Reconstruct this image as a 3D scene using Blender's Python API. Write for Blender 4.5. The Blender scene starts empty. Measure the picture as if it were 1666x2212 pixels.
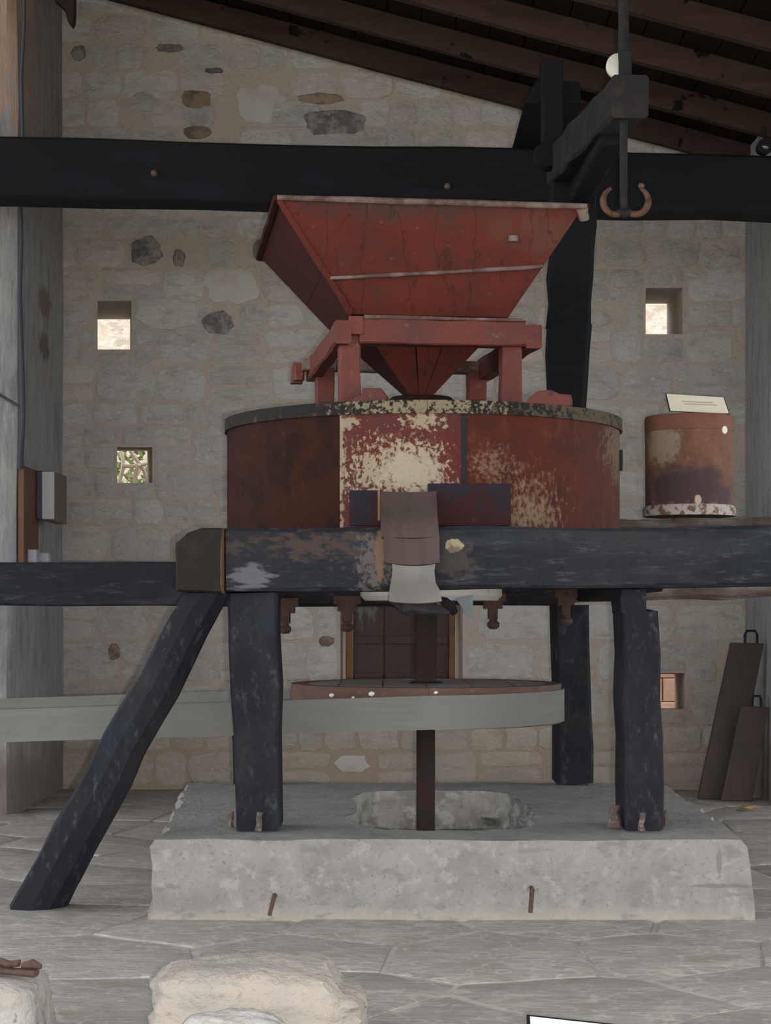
import bpy, bmesh, math, random
from mathutils import Vector, noise

sc = bpy.context.scene
col = sc.collection
random.seed(7)
V = Vector

# ------------------------------------------------------------------ camera, sky, sun, exposure
F, CX, HY, H = 4000.0, 833.0, 1330.0, 1.13      # focal length and horizon in pixels, eye height in metres
cam_data = bpy.data.cameras.new('camera')
cam_data.sensor_fit = 'VERTICAL'
cam_data.sensor_height = 36.0
cam_data.lens = F / 2212.0 * 36.0
cam_data.shift_y = (HY - 1106.0) / 2212.0
cam = bpy.data.objects.new('camera', cam_data)
cam.location = (0, 0, H)
cam.rotation_euler = (math.pi / 2, 0, 0)
col.objects.link(cam)
sc.camera = cam

world = bpy.data.worlds.new('sky')
sc.world = world
world.use_nodes = True
bg = world.node_tree.nodes['Background']
bg.inputs['Color'].default_value = (0.93, 0.955, 1.0, 1)
bg.inputs['Strength'].default_value = 2.2

sun_data = bpy.data.lights.new('sun', 'SUN')
sun_data.energy = 1.2
sun_data.angle = 0.01
sun_data.color = (1.0, 0.93, 0.82)
sun = bpy.data.objects.new('sun', sun_data)
sun.rotation_euler = V((0.12, 0.42, -0.95)).to_track_quat('-Z', 'Y').to_euler()
sun.location = (-2, -5, 12)
col.objects.link(sun)

flash_data = bpy.data.lights.new('camera_flash', 'POINT')   # the flash of the camera that took the photograph
flash_data.energy = 560
flash_data.shadow_soft_size = 0.012
flash_data.color = (1.0, 0.95, 0.88)
flash = bpy.data.objects.new('camera_flash', flash_data)
flash.location = (0.055, -0.02, H - 0.035)
col.objects.link(flash)

sc.view_settings.view_transform = 'Standard'
sc.view_settings.look = 'None'
sc.view_settings.gamma = 1.0
sc.view_settings.use_curve_mapping = False
sc.view_settings.exposure = 0.38


# ------------------------------------------------------------------ helpers
def P(px, py, Y):
    """point at distance Y that stands at photo pixel (px, py)"""
    return V(((px - CX) / F * Y, Y, H - (py - HY) / F * Y))


def lin(r, g, b):
    return tuple((c / 12.92 if c <= 0.04045 else ((c + 0.055) / 1.055) ** 2.4) for c in (r / 255, g / 255, b / 255))


class MB:
    def __init__(self):
        self.v, self.f = [], []

    def add(self, vs, fs):
        b = len(self.v)
        self.v += [V(p) for p in vs]
        self.f += [tuple(b + i for i in f) for f in fs]

    def loft(self, secs, closed=True, cap=True):
        n = len(secs[0])
        vs = [p for s in secs for p in s]
        fs = []
        for k in range(len(secs) - 1):
            for i in range(n if closed else n - 1):
                j = (i + 1) % n
                fs.append((k * n + i, k * n + j, (k + 1) * n + j, (k + 1) * n + i))
        if cap:
            fs.append(tuple(range(n))[::-1])
            fs.append(tuple((len(secs) - 1) * n + i for i in range(n)))
        self.add(vs, fs)
        return self

    def box(self, lo, hi):
        x0, y0, z0 = lo
        x1, y1, z1 = hi
        self.add([(x0, y0, z0), (x1, y0, z0), (x1, y1, z0), (x0, y1, z0), (x0, y0, z1), (x1, y0, z1), (x1, y1, z1), (x0, y1, z1)],
                 [(3, 2, 1, 0), (4, 5, 6, 7), (0, 1, 5, 4), (1, 2, 6, 5), (2, 3, 7, 6), (3, 0, 4, 7)])
        return self

    def prism(self, poly, d):
        """polygon of points thickened by the vector d"""
        d = V(d)
        return self.loft([[V(p) for p in poly], [V(p) + d for p in poly]])

    def timber(self, p0, p1, w0, h0, w1=None, h1=None, side=(0, 1, 0), n=8, cham=0.012, jit=0.004, seed=0):
        rnd = random.Random(seed)
        p0, p1 = V(p0), V(p1)
        w1 = w0 if w1 is None else w1
        h1 = h0 if h1 is None else h1
        d = (p1 - p0).normalized()
        a = V(side)
        a = (a - d * a.dot(d)).normalized()
        b = d.cross(a)
        secs = []
        for k in range(n + 1):
            t = k / n
            c = p0.lerp(p1, t) + a * rnd.uniform(-jit, jit) + b * rnd.uniform(-jit, jit)
            w = (w0 + (w1 - w0) * t) / 2 + rnd.uniform(-jit, jit)
            h = (h0 + (h1 - h0) * t) / 2 + rnd.uniform(-jit, jit)
            e = cham * rnd.uniform(0.5, 1.6)
            secs.append([c + a * x + b * y for x, y in ((w, h - e), (w - e, h), (-w + e, h), (-w, h - e), (-w, -h + e), (-w + e, -h), (w - e, -h), (w, -h + e))])
        return self.loft(secs)

    def tube(self, pts, r, n=8):
        pts = [V(p) for p in pts]
        rs = r if isinstance(r, (list, tuple)) else [r] * len(pts)
        secs, prev = [], None
        for i, p in enumerate(pts):
            d = (pts[min(i + 1, len(pts) - 1)] - pts[max(i - 1, 0)]).normalized()
            a = prev if prev is not None else (V((0, 0, 1)) if abs(d.z) < 0.9 else V((1, 0, 0)))
            a = (a - d * a.dot(d)).normalized()
            prev = a
            b = d.cross(a)
            secs.append([p + (a * math.cos(2 * math.pi * k / n) + b * math.sin(2 * math.pi * k / n)) * rs[i] for k in range(n)])
        return self.loft(secs)

    def lathe(self, c, prof, n=48):
        c = V(c)
        secs = [[c + V((r * math.cos(2 * math.pi * k / n), r * math.sin(2 * math.pi * k / n), z)) for k in range(n)] for r, z in prof]
        return self.loft(secs)

    def arc(self, c, r0, r1, z0, z1, a0, a1, n=16):
        """curved board: angles in degrees from the side that faces the camera, growing to the right"""
        secs = []
        for k in range(n + 1):
            t = math.radians(a0 + (a1 - a0) * k / n)
            s, q = math.sin(t), -math.cos(t)
            secs.append([V((c[0] + r * s, c[1] + r * q, z)) for r, z in ((r0, z0), (r1, z0), (r1, z1), (r0, z1))])
        return self.loft(secs)

    def build(self, name, mat, parent=None, smooth=False, bevel=0.0, loc=None):
        lo = V([min(v[i] for v in self.v) for i in range(3)])
        hi = V([max(v[i] for v in self.v) for i in range(3)])
        if loc is None:
            loc = V(((lo.x + hi.x) / 2, (lo.y + hi.y) / 2, lo.z if parent is None else (lo.z + hi.z) / 2))
        loc = V(loc)
        me = bpy.data.meshes.new(name)
        me.from_pydata([v - loc for v in self.v], [], self.f)
        bm = bmesh.new()
        bm.from_mesh(me)
        bmesh.ops.recalc_face_normals(bm, faces=bm.faces)
        bm.to_mesh(me)
        bm.free()
        me.materials.append(mat)
        if smooth:
            for p in me.polygons:
                p.use_smooth = True
            me.set_sharp_from_angle(angle=math.radians(42))
        o = bpy.data.objects.new(name, me)
        col.objects.link(o)
        place(o, loc, parent)
        if bevel:
            m = o.modifiers.new('bevel', 'BEVEL')
            m.width = bevel
            m.segments = 2
            m.limit_method = 'ANGLE'
        return o


WL = {}


def place(o, loc, parent):
    WL[o] = V(loc)
    if parent is not None:
        o.parent = parent
        o.location = V(loc) - WL[parent]
    else:
        o.location = loc


def tag(o, label=None, cat=None, group=None, kind=None):
    for k, v in (('label', label), ('category', cat), ('group', group), ('kind', kind)):
        if v:
            o[k] = v
    return o


def thing(name, loc, label, cat, group=None):
    o = bpy.data.objects.new(name, None)
    o.empty_display_size = 0.1
    col.objects.link(o)
    place(o, loc, None)
    return tag(o, label, cat, group)


TONE = {'rough concrete': 0.74, 'buff limestone boulder': 0.71, 'pale limestone': 0.74, 'pitted pale block': 0.74, 'dusty pit rock': 0.8,
        'tarred black timber': 0.72, 'tarred black beam': 0.78, 'sooty black tie beam': 0.72, 'brown black end grain': 0.50, 'grey canvas belt': 0.64,
        'dark brown roof timber': 0.62, 'shade dark roof board': 0.5, 'rusty drum steel': 0.9, 'streaked grey plaster': 0.87, 'worn red hopper paint': 0.70,
        'shaded red hopper paint': 0.72, 'red stand paint': 0.74, 'red casing paint worn to cream': 0.78, 'rusty red casing paint': 0.78,
        'flaking black rim paint': 0.68, 'dark oxblood casing paint': 0.85, 'brown spout board': 0.62, 'dull tin': 0.56, 'whitewashed stone': 0.8,
        'rusty iron': 0.8, 'dark stained shutter': 0.75, 'rusty dark shaft': 0.65, 'grey flagstone': 0.90, 'pale floor mortar': 0.88, 'dry rocky hillside': 0.72, 'pale bark': 0.75, 'brown sluice board': 0.8, 'weathered brown timber': 0.7, 'pale grey plastic': 0.72,
        'bare worn wood edge': 0.85, 'brown red pulley paint': 0.85, 'orange rusty hook': 0.6, 'bare orange wood': 0.75, 'varnished backboard': 0.8}


def M(name, base, layers=(), rough=0.8, bump=None, rnd=0.0, spec=0.3, metal=0.0):
    """procedural material: a base colour under layers of grain, patches and stains with a place of their own"""
    tone = TONE.get(name, 1.0)                 # how light the paint or stone is as a whole
    base = tuple(c * tone for c in base)
    layers = [dict(ly, c=tuple(c * tone for c in ly['c'])) for ly in layers]
    m = bpy.data.materials.new(name)
    m.use_nodes = True
    nt = m.node_tree
    N, L = nt.nodes, nt.links
    bs = N['Principled BSDF']
    geo = N.new('ShaderNodeNewGeometry')
    pos = geo.outputs['Position']
    oi = N.new('ShaderNodeObjectInfo')

    def mapped(scale, offset=(0, 0, 0)):
        mp = N.new('ShaderNodeMapping')
        mp.vector_type = 'POINT'
        mp.inputs['Scale'].default_value = scale
        mp.inputs['Location'].default_value = offset
        L.new(pos, mp.inputs['Vector'])
        return mp.outputs['Vector']

    def nz(s, st, det=5, ro=0.6, off=(0, 0, 0)):
        n = N.new('ShaderNodeTexNoise')
        n.inputs['Scale'].default_value = s
        n.inputs['Detail'].default_value = det
        n.inputs['Roughness'].default_value = ro
        L.new(mapped(st, off), n.inputs['Vector'])
        return n.outputs['Fac']

    def math_(op, a, b):
        k = N.new('ShaderNodeMath')
        k.operation = op
        for i, x in enumerate((a, b)):
            if x is None:
                continue
            if isinstance(x, (int, float)):
                k.inputs[i].default_value = x
            else:
                L.new(x, k.inputs[i])
        return k.outputs[0]

    def step(x, lo, hi, op=1.0):
        k = N.new('ShaderNodeMapRange')
        k.interpolation_type = 'SMOOTHSTEP'
        k.inputs[1].default_value = lo
        k.inputs[2].default_value = hi
        k.inputs[3].default_value = 0.0
        k.inputs[4].default_value = op
        L.new(x, k.inputs[0])
        return k.outputs[0]

    cur = None
    rgb = N.new('ShaderNodeRGB')
    rgb.outputs[0].default_value = (*base, 1)
    cur = rgb.outputs[0]
    for i, ly in enumerate(layers):
        k = ly.get('k', 'noise')
        off = (i * 3.7, i * 1.9, i * 5.3)
        if k == 'noise':
            fac = step(nz(ly['s'], ly.get('st', (1, 1, 1)), ly.get('det', 5), ly.get('ro', 0.6), off), ly['lo'], ly['hi'], ly.get('op', 1))
        elif k == 'spot':
            mp = N.new('ShaderNodeMapping')
            r = ly['r']
            mp.inputs['Scale'].default_value = (1 / r[0], 1 / r[1], 1 / r[2])
            mp.inputs['Location'].default_value = (-ly['at'][0] / r[0], -ly['at'][1] / r[1], -ly['at'][2] / r[2])
            L.new(pos, mp.inputs['Vector'])
            ln = N.new('ShaderNodeVectorMath')
            ln.operation = 'LENGTH'
            L.new(mp.outputs['Vector'], ln.inputs[0])
            inside = math_('SUBTRACT', 1.0, ln.outputs['Value'])
            nn = math_('MULTIPLY', math_('SUBTRACT', nz(ly.get('s', 20), ly.get('st', (1, 1, 1)), 6, 0.65, off), 0.5), ly.get('amp', 2.0))
            fac = step(math_('ADD', inside, nn), 0.0, ly.get('soft', 0.15), ly.get('op', 1))
        elif k == 'ridge':                     # thin wandering veins
            d = math_('ABSOLUTE', math_('SUBTRACT', nz(ly['s'], ly.get('st', (1, 1, 1)), ly.get('det', 4), 0.55, off), 0.5), None)
            fac = math_('MULTIPLY', math_('SUBTRACT', 1.0, step(d, 0.0, ly['w'])), ly.get('op', 1))
        elif k == 'low':                       # dirt near the ground: strongest below z0, gone above z1
            sep = N.new('ShaderNodeSeparateXYZ')
            L.new(pos, sep.inputs[0])
            nn = math_('MULTIPLY', math_('SUBTRACT', nz(ly.get('s', 4), (1, 1, 1), 5, 0.6, off), 0.5), ly.get('amp', 0.8))
            fac = step(math_('ADD', math_('MULTIPLY', sep.outputs['Z'], -1.0), nn), -ly['z1'], -ly['z0'], ly.get('op', 1))
        elif k == 'rand':
            x = math_('FRACT', math_('MULTIPLY', oi.outputs['Random'], ly.get('mul', 7.31)), None)
            fac = step(x, ly['lo'], ly['hi'], ly.get('op', 1))
        mx = N.new('ShaderNodeMix')
        mx.data_type = 'RGBA'
        L.new(fac, mx.inputs[0])
        L.new(cur, mx.inputs[6])
        mx.inputs[7].default_value = (*ly['c'], 1)
        cur = mx.outputs[2]
    if rnd:
        hs = N.new('ShaderNodeHueSaturation')
        L.new(cur, hs.inputs['Color'])
        L.new(math_('ADD', math_('MULTIPLY', oi.outputs['Random'], 2 * rnd), 1 - rnd), hs.inputs['Value'])
        cur = hs.outputs['Color']
    L.new(cur, bs.inputs['Base Color'])
    bs.inputs['Roughness'].default_value = rough
    bs.inputs['Metallic'].default_value = metal
    bs.inputs['Specular IOR Level'].default_value = spec
    if bump:
        s, strength, st = bump
        b = N.new('ShaderNodeBump')
        b.inputs['Strength'].default_value = strength
        b.inputs['Distance'].default_value = 0.02
        L.new(nz(s, st, 6, 0.65, (9, 9, 9)), b.inputs['Height'])
        L.new(b.outputs['Normal'], bs.inputs['Normal'])
    return m


# ------------------------------------------------------------------ materials
mortar = M('lime mortar', (0.385, 0.335, 0.28), [
    dict(s=2.5, lo=0.42, hi=0.7, c=(0.40, 0.35, 0.30)), dict(s=24, lo=0.5, hi=0.75, c=(0.30, 0.25, 0.20), op=0.6),
    dict(s=60, lo=0.5, hi=0.72, c=(0.46, 0.41, 0.35), op=0.5),
    dict(k='low', z0=0.3, z1=0.8, amp=0.9, c=(0.25, 0.185, 0.125), op=0.6)], bump=(45, 0.7, (1, 1, 1)))
STONE_LAYERS = [
    dict(k='rand', lo=0.3, hi=0.9, c=(0.44, 0.395, 0.34), mul=5.7, op=0.8), dict(s=3.5, lo=0.42, hi=0.62, c=(0.37, 0.35, 0.325), op=0.7),
    dict(s=11, st=(0.6, 1, 1.9), lo=0.50, hi=0.68, c=(0.30, 0.285, 0.265), op=0.65), dict(s=30, st=(0.7, 1, 1.4), lo=0.54, hi=0.72, c=(0.52, 0.50, 0.465), op=0.7),
    dict(s=26, st=(0.7, 1, 1.6), lo=0.62, hi=0.72, c=(0.27, 0.20, 0.14), op=0.5), dict(k='ridge', s=2.0, st=(0.8, 1, 1.6), w=0.010, c=(0.30, 0.23, 0.16), op=0.35), dict(k='ridge', s=4.5, st=(0.6, 1, 1.8), w=0.012, c=(0.30, 0.27, 0.24), op=0.3),
    dict(k='low', z0=0.3, z1=0.8, amp=0.9, c=(0.29, 0.225, 0.155), op=0.5)]
stone = M('grey limestone', (0.43, 0.42, 0.395), STONE_LAYERS, bump=(28, 1.0, (1, 1, 1.4)), rnd=0.09)
stone_dark = M('sooty dark stone', (0.12, 0.11, 0.11), [dict(s=14, lo=0.42, hi=0.58, c=(0.23, 0.21, 0.19)), dict(s=40, lo=0.5, hi=0.7, c=(0.05, 0.045, 0.05), op=0.6)], bump=(22, 0.8, (1, 1, 1)), rnd=0.1)
stone_brown = M('brown ironstone', (0.22, 0.165, 0.115), [dict(s=14, lo=0.45, hi=0.6, c=(0.13, 0.10, 0.085)), dict(s=40, lo=0.5, hi=0.7, c=(0.25, 0.2, 0.15), op=0.6)], bump=(22, 0.8, (1, 1, 1)), rnd=0.15)
stone_pale = M('pale plastered stone', (0.40, 0.38, 0.345), [dict(s=9, lo=0.45, hi=0.7, c=(0.36, 0.33, 0.29))], bump=(30, 0.3, (1, 1, 1)))
plaster = M('streaked grey plaster', (0.30, 0.30, 0.30), [
    dict(s=3.0, st=(3, 3, 0.5), lo=0.45, hi=0.68, c=(0.21, 0.215, 0.225)), dict(s=16, st=(2, 2, 0.35), lo=0.5, hi=0.7, c=(0.40, 0.39, 0.375), op=0.8),
    dict(s=30, st=(2, 2, 0.3), lo=0.56, hi=0.70, c=(0.16, 0.16, 0.17), op=0.65), dict(s=6, st=(1.5, 1.5, 0.7), lo=0.52, hi=0.66, c=(0.36, 0.35, 0.335), op=0.7),
    dict(k='spot', at=(-2.08, 11.4, 3.05), r=(0.05, 0.25, 0.12), s=16, amp=1.5, soft=0.3, c=(0.17, 0.12, 0.075), op=0.8), dict(k='spot', at=(-2.08, 11.4, 2.78), r=(0.05, 0.25, 0.10), s=16, amp=1.5, soft=0.3, c=(0.11, 0.085, 0.07), op=0.8),
    dict(s=4, st=(2.5, 2.5, 0.6), lo=0.64, hi=0.70, c=(0.22, 0.17, 0.12), op=0.7),
    dict(k='spot', at=(-2.16, 10.5, 4.6), r=(0.16, 0.7, 0.75), s=9, st=(2.5, 2.5, 0.5), amp=5.0, c=(0.42, 0.27, 0.18), op=0.7),
    dict(k='low', z0=0.15, z1=0.55, amp=0.7, c=(0.15, 0.11, 0.08), op=0.75)], bump=(18, 0.6, (2, 2, 0.4)))
flag = M('grey flagstone', (0.33, 0.305, 0.275), [
    dict(s=3, lo=0.42, hi=0.65, c=(0.285, 0.265, 0.245)), dict(k='rand', lo=0.3, hi=0.9, c=(0.315, 0.30, 0.28), mul=3.3, op=0.8),
    dict(s=6, st=(0.8, 1.5, 1), lo=0.54, hi=0.66, c=(0.42, 0.39, 0.345), op=0.7), dict(s=5, lo=0.50, hi=0.7, c=(0.26, 0.22, 0.18), op=0.7),
    dict(s=24, lo=0.55, hi=0.70, c=(0.23, 0.215, 0.20), op=0.5),
    dict(k='ridge', s=2.6, w=0.016, c=(0.47, 0.44, 0.39), op=0.7), dict(k='ridge', s=5.5, w=0.02, c=(0.43, 0.40, 0.36), op=0.6)],
    rough=0.55, bump=(10, 0.8, (0.7, 1.6, 1)), rnd=0.05, spec=0.3)
flag_joint = M('pale floor mortar', (0.46, 0.43, 0.385), [dict(s=6, lo=0.42, hi=0.62, c=(0.33, 0.305, 0.275))], rough=0.7, bump=(20, 0.4, (1, 1, 1)))
concrete = M('rough concrete', (0.35, 0.335, 0.31), [
    dict(s=5, lo=0.42, hi=0.66, c=(0.28, 0.27, 0.255)), dict(s=22, lo=0.52, hi=0.68, c=(0.44, 0.43, 0.405), op=0.7),
    dict(s=60, lo=0.58, hi=0.7, c=(0.17, 0.16, 0.15), op=0.6), dict(k='low', z0=0.0, z1=0.06, amp=0.06, s=9, c=(0.47, 0.42, 0.34), op=0.7),
    dict(s=9, st=(1, 1, 2.2), lo=0.54, hi=0.68, c=(0.23, 0.222, 0.21), op=0.7), dict(k='spot', at=(1.235, 6.9, 0.125), r=(0.15, 0.4, 0.010), s=9, amp=1.2, soft=0.5, c=(0.18, 0.17, 0.155), op=0.6),
    dict(k='spot', at=(1.243, 6.9, 0.21), r=(0.012, 0.4, 0.085), s=14, amp=2.2, soft=0.5, c=(0.19, 0.18, 0.165), op=0.6)], bump=(26, 0.9, (1, 1, 1)))
concrete_top = concrete
tar = M('tarred black timber', (0.017, 0.019, 0.025), [
    dict(s=4, st=(1, 1, 0.4), lo=0.45, hi=0.68, c=(0.030, 0.033, 0.044)), dict(s=30, st=(1, 1, 0.45), det=8, ro=0.72, lo=0.52, hi=0.74, c=(0.090, 0.095, 0.112), op=0.8), dict(s=2.2, lo=0.48, hi=0.68, c=(0.036, 0.033, 0.033), op=0.7),
    dict(s=60, lo=0.55, hi=0.75, c=(0.010, 0.010, 0.013), op=0.6), dict(s=13, lo=0.69, hi=0.73, c=(0.10, 0.065, 0.05), op=0.7)], rough=0.7, bump=(22, 0.25, (1, 1, 0.4)), spec=0.09)
tar_beam = M('tarred black beam', (0.020, 0.023, 0.030), [
    dict(s=5, st=(0.5, 1, 2.2), lo=0.46, hi=0.68, c=(0.034, 0.038, 0.047)), dict(s=30, st=(0.3, 1, 1.6), det=8, ro=0.72, lo=0.52, hi=0.74, c=(0.10, 0.106, 0.12), op=0.7), dict(s=2.0, lo=0.48, hi=0.68, c=(0.044, 0.041, 0.040), op=0.6),
    dict(s=60, lo=0.55, hi=0.75, c=(0.012, 0.012, 0.015), op=0.6),
    dict(k='spot', at=(-0.24, 7.08, 1.40), r=(0.36, 0.6, 0.07), s=26, st=(0.6, 1, 1.3), amp=5.5, soft=0.9, c=(0.085, 0.058, 0.045), op=0.7),
    dict(k='spot', at=(-0.05, 7.08, 1.33), r=(0.07, 0.6, 0.16), s=36, amp=5.0, soft=0.8, c=(0.15, 0.13, 0.12), op=0.7),
    dict(k='spot', at=(-0.022, 7.08, 1.36), r=(0.022, 0.6, 0.11), s=20, amp=1.5, soft=0.4, c=(0.20, 0.12, 0.075), op=0.8),
    dict(k='spot', at=(0.265, 7.08, 1.398), r=(0.038, 0.6, 0.028), s=30, amp=1.6, c=(0.40, 0.33, 0.21), op=0.9),
    dict(k='spot', at=(0.27, 7.08, 1.34), r=(0.10, 0.6, 0.08), s=16, amp=3.0, soft=0.5, c=(0.075, 0.060, 0.052), op=0.7),
    dict(k='spot', at=(-0.50, 7.08, 1.27), r=(0.10, 0.6, 0.05), s=16, st=(0.5, 1, 2), amp=4.0, soft=0.5, c=(0.16, 0.165, 0.18), op=0.7),
    dict(s=17, st=(0.5, 1, 1.2), lo=0.70, hi=0.74, c=(0.13, 0.075, 0.05), op=0.7)], rough=0.7, bump=(16, 0.3, (0.4, 1, 2)), spec=0.09)
tar_deep = M('sooty black tie beam', (0.0085, 0.010, 0.013), [dict(s=6, st=(0.3, 1, 2), lo=0.5, hi=0.7, c=(0.013, 0.015, 0.020))], rough=0.8, bump=(16, 0.2, (0.3, 1, 2)), spec=0.15)
arm_black = M('sooty grey arm timber', (0.022, 0.021, 0.021), [dict(s=9, lo=0.45, hi=0.7, c=(0.034, 0.032, 0.030)), dict(s=30, lo=0.6, hi=0.72, c=(0.06, 0.05, 0.042), op=0.6)], rough=0.85, bump=(22, 0.4, (1, 1, 1)), spec=0.1)
tar_brown = M('brown black end grain', (0.042, 0.037, 0.034), [
    dict(s=12, lo=0.5, hi=0.7, c=(0.06, 0.052, 0.045)), dict(k='spot', at=(-0.618, 7.05, 1.33), r=(0.012, 0.5, 0.14), s=20, amp=1.0, c=(0.22, 0.13, 0.07))], rough=0.85, bump=(25, 0.4, (1, 1, 1)), spec=0.08)
weathered = M('weathered brown timber', (0.12, 0.09, 0.07), [
    dict(s=10, st=(0.4, 1, 2), lo=0.45, hi=0.65, c=(0.22, 0.19, 0.16)), dict(s=16, lo=0.6, hi=0.7, c=(0.04, 0.035, 0.03))], rough=0.8, bump=(14, 0.5, (0.4, 1, 2)))
end_edge = M('bare orange wood', (0.26, 0.14, 0.07), rough=0.8)
roof_wood = M('dark brown roof timber', (0.060, 0.036, 0.028), [
    dict(s=3, st=(0.5, 1, 2), lo=0.45, hi=0.65, c=(0.045, 0.026, 0.021)), dict(s=14, st=(0.25, 1, 2), lo=0.5, hi=0.7, c=(0.078, 0.050, 0.036), op=0.6),
    dict(s=5.5, st=(1, 1, 1.2), lo=0.62, hi=0.67, c=(0.007, 0.005, 0.005))], rough=0.85, bump=(15, 0.3, (0.3, 1, 2)), rnd=0.15, spec=0.15)
roof_board = M('shade dark roof board', (0.018, 0.012, 0.010), [dict(s=8, st=(1, 0.2, 1), lo=0.45, hi=0.7, c=(0.028, 0.018, 0.014))], rough=0.9, rnd=0.2, spec=0.1)  # near-black colour carries the shadow that lies between the rafters
RED = (0.165, 0.032, 0.021)
red_hopper = M('worn red hopper paint', (0.165, 0.036, 0.025), [
    dict(s=3.5, lo=0.40, hi=0.68, c=(0.125, 0.032, 0.025)), dict(s=9, st=(1, 1, 0.6), lo=0.50, hi=0.75, c=(0.095, 0.040, 0.034), op=0.7),
    dict(k='spot', at=(0.1, 7.6, 2.84), r=(0.8, 0.5, 0.11), s=4, st=(1.5, 1, 0.5), amp=2.6, soft=0.9, c=(0.080, 0.055, 0.048), op=0.75),
    dict(k='spot', at=(0.65, 7.7, 2.74), r=(0.35, 0.5, 0.12), s=6, st=(1.5, 1, 0.5), amp=2.2, soft=0.9, c=(0.16, 0.080, 0.062), op=0.6),
    dict(k='ridge', s=2.2, st=(2.5, 1, 0.5), w=0.012, c=(0.05, 0.022, 0.018), op=0.6),
    dict(s=34, lo=0.64, hi=0.74, c=(0.26, 0.15, 0.12), op=0.5), dict(s=28, st=(1, 1, 0.5), lo=0.66, hi=0.72, c=(0.03, 0.016, 0.014), op=0.6)], rough=0.7, bump=(14, 0.3, (1, 1, 1)), rnd=0.07, spec=0.15)
red_hopper_shaded = M('shaded red hopper paint', (0.060, 0.019, 0.016), [
    dict(s=4, lo=0.42, hi=0.65, c=(0.048, 0.020, 0.018)), dict(s=20, lo=0.6, hi=0.75, c=(0.10, 0.04, 0.03), op=0.5)], rough=0.8, bump=(14, 0.3, (1, 1, 1)), rnd=0.04, spec=0.08)  # the hopper's red with the shade of its left and back faces painted in
red_stand = M('red stand paint', (0.165, 0.036, 0.026), [
    dict(s=6, lo=0.45, hi=0.65, c=(0.115, 0.033, 0.027)), dict(s=24, lo=0.6, hi=0.72, c=(0.26, 0.12, 0.10), op=0.6), dict(s=10, lo=0.64, hi=0.7, c=(0.04, 0.02, 0.018), op=0.7)], rough=0.6, bump=(20, 0.3, (1, 1, 1)), rnd=0.1)
worn_edge = M('bare worn wood edge', (0.21, 0.165, 0.14), [dict(s=7, lo=0.40, hi=0.58, c=(0.10, 0.055, 0.045)), dict(s=26, lo=0.5, hi=0.7, c=(0.17, 0.11, 0.09))], rough=0.8)
CREAM = (0.36, 0.305, 0.21)
case_dark = M('dark oxblood casing paint', (0.038, 0.013, 0.009), [
    dict(s=8, lo=0.42, hi=0.66, c=(0.020, 0.010, 0.008)), dict(s=26, st=(1, 1, 0.4), lo=0.58, hi=0.72, c=(0.065, 0.022, 0.012), op=0.7)], rough=0.75, bump=(20, 0.2, (1, 1, 1)), spec=0.06)
case_mid = M('red casing paint worn to cream', (0.115, 0.026, 0.020), [
    dict(s=5, lo=0.4, hi=0.6, c=(0.095, 0.030, 0.028)),
    dict(s=22, lo=0.54, hi=0.70, c=(0.17, 0.060, 0.040), op=0.5),
    dict(k='spot', at=(0.02, 7.35, 1.71), r=(0.21, 0.5, 0.12), s=60, st=(1, 1, 0.8), amp=5.5, soft=0.6, c=CREAM, op=0.95),
    dict(k='spot', at=(0.115, 7.35, 1.71), r=(0.14, 0.5, 0.115), s=46, amp=3.4, soft=0.5, c=(0.42, 0.365, 0.265), op=0.9),
    dict(k='spot', at=(0.15, 7.35, 1.905), r=(0.085, 0.5, 0.035), s=44, amp=5.0, soft=0.4, c=CREAM, op=0.9),
    dict(k='spot', at=(-0.150, 7.40, 1.90), r=(0.05, 0.5, 0.03), s=44, amp=5.0, soft=0.4, c=CREAM, op=0.8),
    dict(k='spot', at=(-0.178, 7.40, 1.72), r=(0.012, 0.5, 0.28), s=50, amp=6.0, soft=0.5, c=CREAM, op=0.8)], rough=0.65, bump=(40, 0.4, (1, 1, 1)), spec=0.12)
case_right = M('rusty red casing paint', (0.095, 0.022, 0.013), [
    dict(s=6, lo=0.42, hi=0.64, c=(0.065, 0.019, 0.013)), dict(s=20, st=(1, 1, 0.5), lo=0.52, hi=0.7, c=(0.14, 0.045, 0.026), op=0.7),
    dict(k='spot', at=(0.57, 7.45, 1.54), r=(0.17, 0.5, 0.18), s=60, st=(1, 1, 0.6), amp=5.0, soft=1.2, c=(0.30, 0.225, 0.14), op=0.7),
    dict(k='spot', at=(0.42, 7.40, 1.73), r=(0.10, 0.5, 0.09), s=60, amp=5.0, soft=1.2, c=(0.27, 0.18, 0.13), op=0.6),
    dict(k='spot', at=(1.0, 8.0, 1.86), r=(0.10, 0.7, 0.18), s=34, amp=3.5, soft=0.6, c=(0.17, 0.135, 0.09), op=0.75)], rough=0.7, bump=(40, 0.4, (1, 1, 1)), spec=0.12)
rim_mat = M('flaking black rim paint', (0.022, 0.020, 0.018), [
    dict(s=26, lo=0.56, hi=0.64, c=(0.07, 0.05, 0.035)),
    dict(k='spot', at=(0.14, 7.33, 1.96), r=(0.26, 0.5, 0.085), s=52, amp=7.5, soft=0.6, c=(0.32, 0.27, 0.175), op=0.85),
    dict(k='spot', at=(0.85, 7.75, 1.96), r=(0.40, 0.6, 0.12), s=44, amp=6.0, soft=0.7, c=(0.13, 0.105, 0.07), op=0.8)], rough=0.7, bump=(40, 0.4, (1, 1, 1)), spec=0.12)
iron = M('dark iron', (0.018, 0.018, 0.021), [dict(s=20, lo=0.5, hi=0.7, c=(0.032, 0.025, 0.023))], rough=0.7, bump=(30, 0.3, (1, 1, 1)), spec=0.12)
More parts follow.
